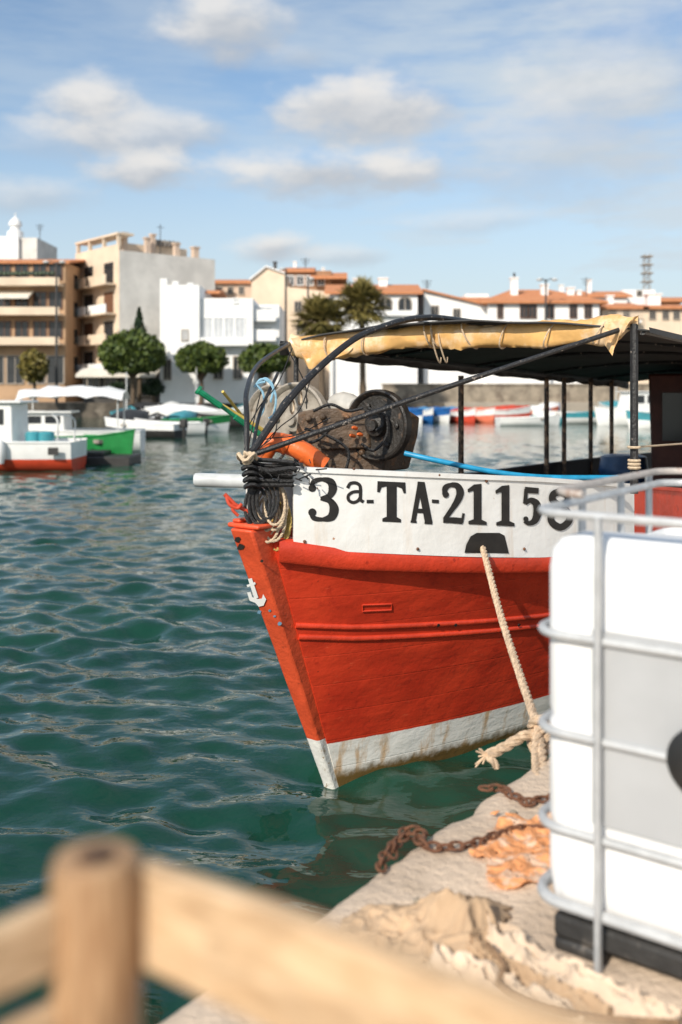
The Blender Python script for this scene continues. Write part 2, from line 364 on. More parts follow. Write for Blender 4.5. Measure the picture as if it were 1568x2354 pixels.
# ------------------------------------------------------------------ the red fishing boat
O=Vector((-.08,6.22,0)); BR=math.atan2(.8,.6)
boat=thing('fishing_boat','weathered red and white wooden fishing boat with dark canopy, moored at the quay','boat',O,BR)
def U(u,v,z): return Vector((u,-v,z))
def W(u,v,z): return O+A*u+P*v+Vector((0,0,z))
def loc_of(wp):
    d=wp-O; return Vector((d.dot(A),-d.dot(P),wp.z))
def BL(x,y,Y): return loc_of(at(x,y,Y))
def interp(x,t):
    if x<=t[0][0]: return t[0][1]
    for (a,b),(c,d) in zip(t,t[1:]):
        if x<=c: return b+(d-b)*(x-a)/(c-a)
    return t[-1][1]
LOA=10.5
def zs(s): return interp(s,[(0,1.60),(.3,1.535),(1.07,1.445),(1.6,1.39),(3,1.31),(5,1.27),(11,1.30)])
def ust(z): return .03-.70*z/1.65
def taper(s): return 1-.35*max(0,(s-5.5)/5)**2
def hb(s,t):
    if t>=0: return (.05+.05*t+(1.35+.01*t)*(1-math.exp(-s/(2.8-1.4*t))))*taper(s)
    return (.05+1.35*(1-math.exp(-s/2.8)))*taper(s)*(1+t*1.1)
def bsh(s): return hb(s,1.)
ST=[0,.03,.07,.12,.18,.25,.33,.42,.52,.64,.78,.92,1.07,1.22,1.4,1.6,1.8,2.05,2.3,2.6,3,3.5,4,4.6,5.2,6,7,8,9,9.8,LOA]
TT=[-.6,-.3,-.1,0]+[i/14 for i in range(1,15)]
def hp(s,t,side):
    z=t*zs(s); return U(ust(z)+s,side*hb(s,t),z)
m=MB()
for side in (1,-1):
    vs=[hp(s,t,side) for s in ST for t in TT]; k=len(TT)
    m.add(vs,[(i*k+j,i*k+j+1,(i+1)*k+j+1,(i+1)*k+j) for i in range(len(ST)-1) for j in range(k-1)])
for sx in (0,LOA):
    a=[hp(sx,t,1) for t in TT]; b=[hp(sx,t,-1) for t in TT]; k=len(TT)
    m.add(a+b,[(j,j+1,k+j+1,k+j) for j in range(k-1)])
m.build('hull',M['hull'],boat,smooth=50)
m=MB(); tz=.78
m.add([p for s in ST for p in (hp(s,tz,.985),hp(s,tz,-.985))],[(2*i,2*i+1,2*i+3,2*i+2) for i in range(len(ST)-1)])
m.build('deck',M['deck'],boat)
# stem post
m=MB(); n=14; vs=[]
for i in range(n+1):
    z=-.45+(1.66+.45)*i/n; q=max(0,min(1,z/1.65)); hw=.046+.046*q; pr=.05+.085*q; u=ust(z)
    e=.004*nz(z*6,3)
    vs+=[U(u-pr+e,hw*.9,z),U(u-pr-e,-hw*.9,z),U(u+.06,-hw-.004,z),U(u+.06,hw+.004,z)]
fs=[]
for i in range(n):
    for j in range(4): fs.append((i*4+j,i*4+(j+1)%4,i*4+4+(j+1)%4,i*4+4+j))
fs+=[(0,1,2,3),tuple(range(n*4,n*4+4))]
m.add(vs,fs)
for i,f in enumerate(m.f):
    zz=sum(m.v[q][2] for q in f)/len(f); m.m[i]=1 if zz<.24 else 0
m.build('stem_post',[M['stem'],M['redboot']],boat,bevel=.014)
m=MB(); m.box((-.79,-.118,1.662),(-.50,.118,1.69)); m.box((-.78,.03,1.69),(-.62,.09,1.712)); m.build('stem_cap',[M['stem']],boat,bevel=.012)
# rails
def path(side,sa,sb,z0,dv=0,n=50,t=1.):
    P_=[];N_=[]
    for i in range(n):
        s=sa+(sb-sa)*(i/(n-1))**1.6
        def pt(q):
            zz=z0(q); return ust(zz)+q,hb(q,zz/zs(q))
        u,b=pt(s); u2,b2=pt(s+.01); d=math.hypot(u2-u,b2-b); nu,nv_=-(b2-b)/d,(u2-u)/d
        p=U(u+nu*dv,side*(b+nv_*dv),z0(s)); P_.append(p); N_.append((nu,-side*nv_))
    return P_,N_
for side in (1,-1):
    p_,n_=path(side,.02,LOA,lambda s:zs(s)-.03)
    m=MB(); m.sweep(p_,n_,[(-.05,-.10),(.014,-.10),(.028,-.082),(.030,-.02),(.024,.02),(.0,.035),(-.12,.035),(-.12,-.02)]); m.build('sheer_rail',M['red'],boat,smooth=50)
    for dz in (0,-.075):
        p_,n_=path(side,.0,LOA,lambda s:zs(s)*.665+dz)
        m=MB(); m.sweep(p_,n_,[(-.02,-.02),(.004,-.02),(.014,-.010),(.014,.006),(.004,.016),(-.02,.018)]); m.build('rubbing_strake',M['red'],boat,smooth=50)
def zt(s): return interp(s,[(0,2.02),(.11,2.005),(1.57,1.885),(2.67,1.77),(4,1.62),(5,1.56),(11,1.55)])
def bp(s,off=0):
    u=-.67+s; b=bsh(s)-.02; db=(bsh(s+.01)-bsh(s-.01))/.02; d=math.hypot(1,db)
    return u-db/d*off,b+off/d,-db/d,1/d
def bulwark(side,sa,sb,m_):
    n=44; vs=[];fs=[]
    for i in range(n):
        s=sa+(sb-sa)*i/(n-1); u,b,nu,nv_=bp(s)
        for (o,z) in ((0,zs(s)-.02),(0,(zs(s)+zt(s))/2),(0,zt(s)-.03),(.012,zt(s)-.028),(.012,zt(s)),(-.045,zt(s)),(-.045,zt(s)-.03),(-.03,zt(s)-.03),(-.03,zs(s)-.02)):
            vs.append(U(u+nu*o,side*(b+nv_*o),z))
    k=9
    for i in range(n-1):
        for j in range(k): fs.append((i*k+j,i*k+(j+1)%k,i*k+k+(j+1)%k,i*k+k+j))
    fs+=[tuple(range(k)),tuple(range((n-1)*k,n*k))]
    m=MB(); m.add(vs,fs); return m.build('bulwark',m_,boat,smooth=40)
o=bulwark(1,.11,2.62,M['bul']); o['label']='white front bulwark panel with rust spots'
o=bulwark(1,2.63,LOA-.3,M['red']); o['label']='red rear bulwark'
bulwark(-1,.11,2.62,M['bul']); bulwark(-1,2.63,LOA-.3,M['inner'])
def pb(x,y,off=.006):
    lo,hi=0.,6.
    for _ in range(40):
        s=(lo+hi)/2; u,b,_,_=bp(s,off); p=W(u,b,0)
        if CX+F*p.x/p.y<x: lo=s
        else: hi=s
    p.z=ZC-(y-HY)*p.y/F; return loc_of(p)
# registration lettering
gm=MB(); layer=[0]
def poly(pts):
    layer[0]+=1; o=.003+.00012*layer[0]
    gm.add([pb(x,y,o) for x,y in pts],[tuple(range(len(pts)))])
def rib(pts,hw,n=6):
    layer[0]+=1; o=.003+.00012*layer[0]
    q=catm([(x,y,0) for x,y in pts],n) if len(pts)>2 else [Vector((x,y,0)) for x,y in pts]
    vs=[]; k=len(q)
    for i in range(k):
        d=(q[min(k-1,i+1)]-q[max(0,i-1)]).normalized()
        if isinstance(hw,(list,tuple)):
            f=i/(k-1)*(len(hw)-1); a=int(min(f,len(hw)-2)); h=hw[a]+(hw[a+1]-hw[a])*(f-a)
        else: h=hw
        h+=.35*nz(i*.7,layer[0])
        vs+=[pb(q[i].x-d.y*h,q[i].y+d.x*h,o),pb(q[i].x+d.y*h,q[i].y-d.x*h,o)]
    gm.add(vs,[(2*i,2*i+1,2*i+3,2*i+2) for i in range(k-1)])
def dot(x,y,r): poly([(x+r*math.cos(a*PI/6),y+r*math.sin(a*PI/6)) for a in range(12)])
rib([(714,1122),(722,1107),(741,1102),(760,1108),(765,1124),(757,1140),(737,1146)],[4,6,4.5,9,10,7,4]); rib([(737,1146),(759,1152),(768,1170),(762,1188),(742,1194),(722,1191),(714,1179)],[4,7,11,10,4.5,6,4]); dot(718,1122,9); dot(718,1178,9.5)
rib([(799,1122),(805,1112),(817,1110),(827,1116),(829,1130),(829,1148),(836,1154)],3.8); rib([(829,1130),(812,1131),(801,1139),(802,1150),(812,1155),(823,1151),(829,1142)],3.6)
poly([(843,1149),(859,1149),(859,1157),(843,1157)])
poly([(868,1106),(932,1109),(933,1134),(928,1134),(924,1123),(914,1119),(888,1118),(877,1121),(873,1132),(867,1131)]); poly([(889,1112),(912,1113),(912,1194),(889,1193)]); poly([(879,1192),(888,1188),(913,1189),(922,1194),(922,1201),(879,1199)])
rib([(950,1201),(966,1110)],5.5); rib([(968,1110),(986,1203)],8.5); rib([(956,1174),(982,1175)],5); rib([(944,1199),(958,1200)],2.5); rib([(976,1202),(994,1203)],2.5); rib([(960,1111),(976,1112)],4)
poly([(993,1148),(1009,1149),(1009,1157),(993,1156)])
rib([(1022,1138),(1024,1122),(1036,1115),(1051,1117),(1058,1131),(1053,1149),(1039,1171),(1023,1193)],[5,7,5,7,9,8,6,5]); rib([(1019,1196),(1042,1196),(1064,1198)],[6,7,7]); rib([(1062,1202),(1066,1180)],3); dot(1025,1137,7.5)
for dx,dy in ((0,0),(64,3)):
    poly([(1089+dx,1114+dy),(1107+dx,1112+dy),(1107+dx,1199+dy),(1089+dx,1198+dy)]); poly([(1075+dx,1125+dy),(1091+dx,1113+dy),(1091+dx,1127+dy),(1076+dx,1132+dy)]); poly([(1077+dx,1198+dy),(1088+dx,1194+dy),(1108+dx,1195+dy),(1119+dx,1200+dy),(1119+dx,1207+dy),(1077+dx,1205+dy)])
poly([(1207,1119),(1239,1122),(1238,1135),(1207,1133)]); rib([(1210,1124),(1207,1158)],4.5); rib([(1208,1158),(1220,1150),(1233,1158),(1236,1177),(1230,1196),(1217,1203),(1206,1197)],[4,6,9,10,8,5,5]); dot(1209,1193,6)
rib([(1288,1130),(1273,1136),(1271,1150),(1288,1164),(1306,1178),(1308,1198),(1289,1212),(1269,1200),(1269,1182),(1288,1166),(1305,1152),(1303,1137),(1288,1130)],8,8)
gm.build('registration_number',M['black'],boat,smooth=0)
m=MB(); pts=[(1068,1271),(1072,1252),(1082,1233),(1096,1225),(1148,1225),(1160,1231),(1170,1272)]
m.add([pb(x,y,.006) for x,y in pts],[tuple(range(7))]); m.build('freeing_port_dark',M['black'],boat,smooth=0)  # flat black patch paints the dark inside of the open port
for x,y in ((813,1078),(1009,1092),(1118,1106),(700,1245),(960,1262),(1205,1262)):
    p=pb(x,y,.004); m=MB(); m.lathe([(.010,0),(.009,.006),(.004,.010)],p,(-.3,-.95,0),10); m.build('bolt',M['rust'],boat)
# anchor emblem and chips on the front face of the stem
def onstem(x,y,off=.006):
    lo=[]
    for z in (.8,1.5):
        q=z/1.65; pr=.05+.085*q; lo.append((ust(z)-pr-off,z))
    a=W(lo[0][0],-.05,lo[0][1]); b=W(lo[0][0],.05,lo[0][1]); c=W(lo[1][0],.05,lo[1][1])
    nn=(b-a).cross(c-a); cp=Vector((0,0,ZC)); d=Vector(((x-CX)/F,1,-(y-HY)/F)); t=(a-cp).dot(nn)/d.dot(nn)
    return loc_of(cp+d*t)
m=MB()
def sp_(pts,off=.007): m.add([onstem(x,y,off) for x,y in pts],[tuple(range(len(pts)))])
sp_([(570,1331),(579,1329),(594,1374),(585,1377)]); sp_([(567,1345),(586,1338),(588,1343),(569,1350)],.0075)
sp_([(568,1362),(576,1361),(580,1373),(593,1377),(587,1386),(574,1381)],.008); sp_([(587,1386),(593,1377),(602,1376),(605,1366),(612,1378),(606,1392),(595,1395)],.0085)
m.build('anchor_emblem',M['white'],boat,smooth=0)
for x,y,r,nm,mt in [(x,y,r,'paint_chip','chip') for x,y,r in ((596,1407,4.5),(620,1404,3.5),(643,1434,5),(631,1417,3))]+[(x,y,r,'worn_patch','inner') for x,y,r in ((546,1240,7),(553,1258,8),(602,1290,4))]:
    m=MB(); m.add([onstem(x+r*math.cos(a)*(1+.7*nz(a,x)),y+r*.9*math.sin(a)*(1+.7*nz(a,y)),.005) for a in [i*PI/5 for i in range(10)]],[tuple(range(10))]); m.build(nm,M[mt],boat,smooth=0)
# hull fittings
def onhull(x,y,off=.0):
    s,t=1.,.6
    for step in (.3,.1,.03,.01,.003):
        for _ in range(12):
            c=[]
            for ds in (-step,0,step):
                for dt in (-step,0,step):
                    q=hp(max(0,s+ds),t+dt,1); wp=W(q.x,-q.y,q.z); c.append((math.hypot(CX+F*wp.x/wp.y-x,HY-F*(wp.z-ZC)/wp.y-y),max(0,s+ds),t+dt))
            b=min(c)
            if (b[1],b[2])==(s,t): break
            s,t=b[1],b[2]
    a=hp(s,t,1); b=hp(s+.01,t,1)-a; c=hp(s,t+.01,1)-a; nn=b.cross(c).normalized()
    if nn.y>0: nn=-nn
    return a+nn*off,nn
m=MB(); q=[onhull(x,y,.004)[0] for x,y in ((833,1390),(899,1388),(899,1402),(833,1404))]
m.tube(q,.006,6,closed=True); m.build('fitting_plate',M['red'],boat)
for x,y in ((1005,1434),(1045,1434),(1190,1434)):
    p,nn=onhull(x,y,.012); m=MB(); m.lathe([(.011,0),(.011,.006)],p,nn,10); m.build('drain_hole',M['black'],boat)
# bow post, frame tubes
def tube_part(name,pts,r,mt,sm=True,n=8,par=boat):
    m=MB(); m.tube(catm(pts,8) if sm else pts,r,n); return m.build(name,mt,par)
tube_part('bow_post',[U(-.70,0,1.60),U(-.71,0,1.85),U(-.71,0,2.10)],.026,M['tubeblk'])
tube_part('canopy_frame',[U(-.74,0,2.06),U(-.32,0,2.43),U(.21,.0,2.74),U(.60,.02,2.87),U(1.0,.05,2.945),U(1.5,.1,2.95),U(3.5,.1,2.90)],.022,M['tubeblk'])
tube_part('canopy_frame',[U(-.70,.02,2.08),U(.2,.75,2.46),U(1.1,1.50,2.83)],.016,M['tubeblk'])
tube_part('canopy_frame',[U(-.72,-.03,2.08),U(-.62,-.12,2.28),U(-.40,-.32,2.44),U(.2,-.75,2.62),U(1.1,-1.22,2.81)],.016,M['tubeblk'])
tube_part('canopy_frame',[U(-.68,-.03,2.06),U(-.3,-.3,2.3),U(.1,-.5,2.55)],.011,M['tubeblk'])
tube_part('canopy_frame',[U(1.1,-1.2,2.2),U(.3,-.6,2.02),U(-.5,-.1,1.95)],.010,M['tubeblk'])
for pts in ([(560,1000),(600,930),(640,880),(672,800)],[(585,1045),(640,985),(690,940),(720,850)],[(575,1035),(610,1010),(680,1000),(760,960)],[(660,800),(700,880),(705,940)],[(580,1040),(630,1000),(640,940),(660,910)],[(570,1030),(585,960),(600,900)]):
    m=MB(); m.tube(catm([BL(x,y,6.2) for x,y in pts],8),.004,5); m.build('cable',M['blackrubber'],boat)
# canopy cover
def cz(u,v):
    q=(v-.15)/1.4; return 2.93-.10*q*q-.035*(u-1.1)
m=MB(); nu_,nv2=40,22; vs=[]
for i in range(nu_+1):
    u=1.08+7.6*i/nu_
    for j in range(nv2+1):
        v=-1.32+2.95*j/nv2; vs.append(U(u,v,cz(u,v)+.018*nz(u*2.2,v*2.5)-.012*abs(math.sin(u*2.1))))
k=nv2+1
m.add(vs,[(i*k+j,i*k+j+1,(i+1)*k+j+1,(i+1)*k+j) for i in range(nu_) for j in range(nv2)])
o=m.build('canopy_cover',M['canopy'],boat); md=o.modifiers.new('thick','SOLIDIFY'); md.thickness=.012
for v,sgn,hgt in ((-1.33,-1,.13),(1.64,1,.03)):
    m=MB(); vs=[]
    for i in range(60):
        u=1.1+7.5*i/59; z=cz(u,v); vs+=[U(u,v,z+.01),U(u,v+.02*nz(u*5)*sgn,z-hgt*(.8+.25*nz(u*3,2)))]
    m.add(vs,[(2*i,2*i+1,2*i+3,2*i+2) for i in range(59)]); m.build('canopy_valance',M['canopy'],boat)
for u in (2.6,4.2,5.8,7.4):
    tube_part('canopy_beam',[U(u,v,cz(u,v)-.03) for v in (-1.28,-.6,.15,.9,1.58)],.016,M['tubeblk'])
tube_part('canopy_side_rail',[U(u,1.60,cz(u,1.6)-.025) for u in (1.1,3,5,8.4)],.02,M['tubeblk']); tube_part('canopy_side_rail',[U(u,-1.30,cz(u,-1.3)-.025) for u in (1.1,3,5,8.4)],.02,M['tubeblk'])
def post(u,v,z0,z1,r,mt): return tube_part('canopy_post',[U(u,v,z0),U(u,v,(z0+z1)/2),U(u,v,z1)],r,mt)
p=BL(1458,900,6.16); post(p.x,-p.y,1.80,2.85,.026,M['tubeblk'])
post(1.12,-1.18,1.5,2.80,.020,M['tubeblk'])
for u in (3.9,5.9,6.39,7.2,7.9): post(u,-1.30,1.2,2.58,.030,M['rustpost'])
for u in (5.2,7.8): post(u,1.40,1.2,2.70,.028,M['tubeblk'])
# rolled tarp along the front edge
ctrl=[(672,792),(700,800),(760,800),(850,788),(930,777),(1000,770),(1100,772),(1200,770),(1300,766),(1400,757),(1468,737)]
def tY(x): return 7.84+(6.16-7.84)*((x-670)/800.)**1.12 if x>670 else 7.84
cp=[BL(x,y,tY(x)-.02) for x,y in ctrl]; q=catm(cp,14); m=MB(); vs=[];fs=[];n=20
for i,pnt in enumerate(q):
    f=i/(len(q)-1); w_=.066+.018*nz(i*.10,2)+.008*nz(i*.5,5)
    if f>.93: w_*=1-.7*(f-.93)/.07
    for j in range(n):
        a=2*PI*j/n; rr=w_*(1+.24*nz(math.cos(a)*1.6,math.sin(a)*1.6,i*.08)+.15*nz(math.cos(a)*3+i*.12,math.sin(a)*3,1))
        vs.append(pnt+Vector((math.cos(a)*rr*.75,0,math.sin(a)*rr*1.25)))
for i in range(len(q)-1):
    for j in range(n): fs.append((i*n+j,i*n+(j+1)%n,(i+1)*n+(j+1)%n,(i+1)*n+j))
fs+=[tuple(range(n)),tuple(range(len(vs)-n,len(vs)))]
m.add(vs,fs)
def flap(cs_,nn_=10):
    a,b=cs_; vs=[]; k=nn_+1
    for i in range(k):
        f=i/nn_
        def ev(l):
            t=f*(len(l)-1); j=min(int(t),len(l)-2); t-=j; return l[j][0]+(l[j+1][0]-l[j][0])*t,l[j][1]+(l[j+1][1]-l[j][1])*t
        (x0,y0),(x1,y1)=ev(a),ev(b)
        for g in range(7):
            h=g/6; x=x0+(x1-x0)*h; y=y0+(y1-y0)*h; vs.append(BL(x,y,tY(x)-.07+.05*nz(f*5,h*4,x*.01)))
    m.add(vs,[(i*7+j,i*7+j+1,i*7+8+j,i*7+7+j) for i in range(nn_) for j in range(6)])
flap(([(668,778),(700,772),(780,765),(850,757)],[(690,812),(712,852),(735,836),(800,812)]))
flap(([(1392,742),(1430,735),(1470,725)],[(1385,785),(1408,818),(1416,780)]))
rt=m.build('rolled_tarpaulin',M['yellow'],boat,smooth=80)
for x in (760,845,990,1005,1080,1165,1270,1390):
    yy=interp(x,ctrl); m=MB(); rr=.092; c=BL(x,yy,tY(x)-.02); tl=.5*math.sin(x)
    m.tube([c+Vector((math.cos(a)*rr*.85+tl*math.sin(a)*.1,-.10*math.sin(a)*tl,math.sin(a)*rr)) for a in [i*PI/9 for i in range(18)]],.006,6,closed=True)
    if x in (990,1005): m.tube(catm([c+Vector((0,-.02,.1)),c+Vector((-.06,-.05,-.02)),c+Vector((-.02,-.06,-.14)),c+Vector((.03,-.06,-.20)),c+Vector((.06,-.05,-.16))],6),.006,6)
    m.build('lashing',M['cord'],rt)
# net hauler
h0=BL(800,1005,7.15)
m=MB()
pl=[(684,948),(720,940),(880,945),(906,962),(902,1005),(880,1085),(700,1095),(678,1010)]
m.prism([BL(x,y,7.0) for x,y in pl],Vector((.34,.0,0)))
for x in (760,830):
    m.box((h0.x+.05,h0.y+(800-x)*.0025-.04,1.0),(h0.x+.25,h0.y+(800-x)*.0025+.04,1.95))
for x,y in ((712,962),(745,958),(868,960),(890,1005),(700,1030),(760,1010),(800,960),(835,1040)):
    p=BL(x,y,6.995); m.lathe([(.024,-.0),(.024,.03),(.012,.035)],p,(-1,0,0),10)
q=[BL(x,y,6.98) for x,y in ((735,970),(850,975),(856,1030),(742,1035))]; m.prism(q,Vector((-.03,0,0)))
nh=m.build('net_hauler',M['haul'],boat,bevel=.012)
def wheel(name,x,y,Y,r,mt,th=.06,ax=(-1,-.05,0)):
    c=BL(x,y,Y); m=MB()
    m.lathe([(r*.2,0),(r*.93,0),(r,.012),(r,th-.01),(r*.95,th),(r*.88,th*.85),(r*.84,th*.6),(r*.55,th*.5),(r*.34,th*.62),(r*.30,th*1.15),(r*.16,th*1.25),(r*.14,th*1.6),(.01,th*1.6)],c,ax,40)
    for k in range(6):
        a=2*PI*k/6; e1=Vector((.05,-1,0)).normalized(); e2=Vector((0,0,1)); d=e1*math.cos(a)+e2*math.sin(a)
        m.lathe([(.018,0),(.018,.02),(.008,.024)],c+Vector(ax)*th*.55+d*r*.62,ax,8)
    return m.build(name,mt,nh,smooth=35)
wheel('hauling_drum',690,965,7.4,.28,M['drum'],.08); wheel('hauling_drum',638,960,7.75,.26,M['drum'],.08)
wheel('hauling_wheel',878,977,6.98,.25,M['drumblk'],.09)
m=MB(); p=BL(795,936,7.35); m.lathe([(.02,-.14),(.08,-.12),(.105,-.04),(.11,.04),(.09,.11),(.03,.14)],p,(.2,1,.1),20); m.build('motor_cover',M['greyplastic'],nh)
for pts in ([(838,945),(885,955),(890,1000),(860,1035),(830,1020)],[(845,938),(872,950),(880,975),(865,990)],[(700,985),(750,1000),(800,1035),(795,1085)],[(690,1020),(730,1012),(765,980)],[(720,945),(760,930),(800,945),(835,938)]):
    m=MB(); m.tube(catm([BL(x,y,6.84) for x,y in pts],8),.012,6); m.build('hydraulic_hose',M['blackrubber'],nh)
for x,y in ((820,985),(832,1000),(815,1003)):
    m=MB(); m.lathe([(.012,0),(.015,.03),(.008,.05)],BL(x,y,6.92),(-1,0,.2),10); m.build('valve_knob',M['orange'],nh)
# wheelhouse aft
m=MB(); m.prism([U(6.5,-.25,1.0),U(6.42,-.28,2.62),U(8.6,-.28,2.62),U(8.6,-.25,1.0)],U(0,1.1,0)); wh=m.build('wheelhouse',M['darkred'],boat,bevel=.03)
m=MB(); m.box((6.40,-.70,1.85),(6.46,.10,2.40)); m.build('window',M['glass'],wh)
# frayed black windings at the bow rail
m=MB()
for i in range(7):
    y=1062+i*9; pts=[(572,y-4+random.uniform(-4,4)),(620,y+random.uniform(-5,5)),(670,y+random.uniform(-4,4)),(668+random.uniform(0,66)*(i<3),y+random.uniform(-3,5))]
    m.tube(catm([BL(x,yy,5.62+.02*math.sin(i*2)) for x,yy in pts],6),.012+.006*random.random(),6)
for i in range(5):
    p=BL(572+i*2,1060+i*14,5.6); m.tube([p+Vector((math.cos(a)*.04,math.sin(a)*.04,.01*math.sin(a*2))) for a in [k*PI/6 for k in range(12)]],.013,6,closed=True)
for i in range(26):
    a=BL(random.uniform(575,735),random.uniform(1062,1100),5.6); m.tube([a,a+Vector((random.uniform(-.03,.03),random.uniform(-.08,.08),random.uniform(-.04,.03)))],.004,4)
m.build('rope_winding',M['blackrubber'],boat)
m=MB(); m.tube([p_ for p_ in [BL(568,1050,5.58)+Vector((math.cos(a)*.05,math.sin(a)*.05,.02*math.sin(3*a))) for a in [k*PI/8 for k in range(16)]]],.012,6,closed=True)
m.rope(catm([BL(560,1040,5.56),BL(580,1052,5.56),BL(566,1066,5.56),BL(556,1052,5.56)],6),.012); m.build('cord_binding',M['cord'],boat)
for (x,y,Y) in ((672,935,6.0),(690,915,6.05)):
    m=MB(); p=BL(x,y,Y); m.tube([p+Vector((math.cos(a)*.04,math.cos(a)*.02,math.sin(a)*.04)) for a in [k*PI/6 for k in range(12)]],.007,6,closed=True); m.build('cord_binding',M['cord'],boat)
m=MB()
for zz in (0,.022,.044):
    p=BL(1458,1075,6.16)+Vector((0,0,zz)); m.tube([p+Vector((math.cos(a)*.032,math.sin(a)*.032,0)) for a in [k*PI/6 for k in range(12)]],.010,6,closed=True)
m.build('cord_binding',M['cord'],boat)
m=MB(); p=BL(1458,1028,6.15); m.tube([p+Vector((math.cos(a)*.035,math.sin(a)*.035,0)) for a in [k*PI/6 for k in range(12)]],.009,6,closed=True); m.tube([p,U(4,1.5,2.02)],.007,6); m.build('cord_binding',M['cord'],boat)
m=MB()
for pts in ([(585,890),(600,872),(620,880),(634,910),(630,950),(618,962)],[(590,885),(605,905),(606,940),(596,960)],[(595,878),(612,870),(628,890),(622,925)],[(588,884),(598,880),(610,878)]):
    m.tube(catm([BL(x,y,6.35) for x,y in pts],6),.008,6)
o=m.build('cord_binding',M['bluerope'],boat); o['label']='pale blue cord knotted round the left canopy tube'

# loose gear on the boat (things of their own)
m=MB()
for i in range(10):
    c=at(622+random.uniform(-14,12),1165+random.uniform(-30,42),5.66+.03*math.sin(i)); rr=.07+.02*random.random(); t=random.uniform(-.6,.6)
    m.rope([c+Vector((math.cos(a)*rr*.75,math.sin(a)*.05+t*.04,math.sin(a)*rr*1.4)) for a in [k*PI/10 for k in range(21)]],.008)
tag(m.build('coiled_rope',M['cord']),'tangled coil of tan and grey line stowed in the open bow behind the stem','rope')
m=MB()
for i in range(4):
    c=at(648-i*4,1200+i*6,5.70); m.rope([c+Vector((math.cos(a)*.05,math.sin(a)*.03,math.sin(a)*.11)) for a in [k*PI/10 for k in range(21)]],.009)
tag(m.build('coiled_rope',mat('yellowish line',(.45,.33,.10),.9,.2,30)),'small coil of yellowish line against the edge of the white bow panel','rope')
m=MB()
for i in range(4):
    c=at(588+i*9,1165-i*6,5.62); m.tube([c+Vector((math.cos(a)*.06,math.sin(a)*.03,math.sin(a)*.11)) for a in [k*PI/10 for k in range(20)]],.011,6,closed=True)
tag(m.build('coiled_hose',M['blackrubber']),'black rubber hose loops hanging beside the bow post','hose')
m=MB(); m.tube(catm([at(604,1052,6.3),at(620,1020,6.3),at(655,1020,6.3),at(700,1040,6.28),at(745,1072,6.28)],8),[.058]*3+[.064]*26+[.062]*4,16)
for x,y in ((660,1022),(702,1043)):
    c=at(x,y,6.29); m.lathe([(.068,-.012),(.071,0),(.068,.012)],c,(.8,0,-.4),18)
tag(m.build('float_tube',M['orange']),'thick orange plastic float tube bent over beside the net hauler','float')
m=MB(); m.tube([at(455,895,6.2),at(600,1000,6.4)],.013,8); m.tube([at(458,899,6.19),at(508,934,6.25)],.020,8); m.tube([at(540,958,6.3),at(600,1000,6.39)],.019,8); m.lathe([(.03,0),(.03,.02)],at(460,899,6.2),(-1,0,.7),10)
tag(m.build('boat_hook',M['greenp']),'green wrapped pole jutting left over the bow','pole')
m=MB(); m.tube([at(510,932,6.35),at(640,1010,6.55)],.014,8); m.tube([at(512,900,6.35),at(560,960,6.6)],.010,8)
tag(m.build('flag_pole',mat('yellow pole',(.62,.45,.10),.5,.2,20)),'pair of thin yellow and pale rods behind the green pole','pole')
m=MB(); m.lathe([(.030,0),(.041,.006),(.043,.03),(.043,.34),(.043,.5)],at(446,1103,6.1),(1,.02,-.03),18); m.lathe([(.033,-.001),(.033,.004)],at(446,1103,6.095),(1,.02,-.03),18)
tag(m.build('plastic_tube',M['palegrey']),'pale grey plastic tube poking out to the left of the bow','tube')
m=MB(); m.tube([at(516,1136,5.6),at(540,1160,5.6),at(575,1178,5.62)],.012,8); m.tube(catm([at(520,1140,5.6),at(528,1160,5.58),at(546,1168,5.58),at(556,1158,5.58)],6),.010,8); m.tube(catm([at(536,1157,5.6),at(535,1172,5.58),at(548,1186,5.58)],6),.009,8)
tag(m.build('grapnel_anchor',M['bred']),'small red grapnel anchor hooked on the left side of the bow','anchor')
m=MB(); m.tube(catm([at(930,1042,6.5),at(1010,1060,6.45),at(1130,1084,6.45),at(1250,1097,6.5),at(1420,1098,6.7)],8),.018,10)
tag(m.build('blue_pipe',M['bluepipe']),'long bright blue plastic pipe lying along the top of the white bulwark','pipe')
m=MB(); m.lathe([(.26,0),(.29,.05),(.29,.42),(.30,.45),(.29,.48),(.27,.62),(.2,.64)],W(6.9,-.75,1.0),(0,0,1),24)
tag(m.build('barrel',M['bluebarrel']),'dark blue plastic barrel standing on the boat deck by the far posts','barrel')

# mooring rope
p0=pb(1112,1266,.03); p0=W(p0.x,-p0.y,p0.z)
m=MB()
m.rope(catm([p0+Vector((0,.15,.02)),p0,at(1150,1410,5.35),at(1195,1550,4.7),at(1232,1660,4.2),at(1244,1720,3.98),at(1248,1790,3.76),at(1250,1850,3.55)],10),.020)
kx=at(1240,1685,4.1)
for i in range(4):
    m.rope([kx+Vector((math.cos(a)*.034,math.sin(a)*.04,math.sin(a+i)*.035+(i-1.5)*.026)) for a in [k*PI/8 for k in range(17)]],.018)
m.rope(catm([kx,at(1205,1692,4.08),at(1165,1715,4.05),at(1120,1738,4.02)],8),.022); m.rope(catm([at(1120,1738,4.02),at(1135,1752,4.0),at(1143,1765,4.0)],5),.015); m.rope(catm([kx+Vector((0,0,.05)),at(1232,1720,3.98),at(1234,1790,3.74)],6),.018)
for i in range(10):
    q0=at(1118,1736,4.02); m.tube([q0,q0+Vector((random.uniform(-.05,0),0,random.uniform(-.05,.03)))],.004,4)
tag(m.build('mooring_rope',M['rope']),'thick tan mooring rope running from the boat to the quay with a knot','rope')

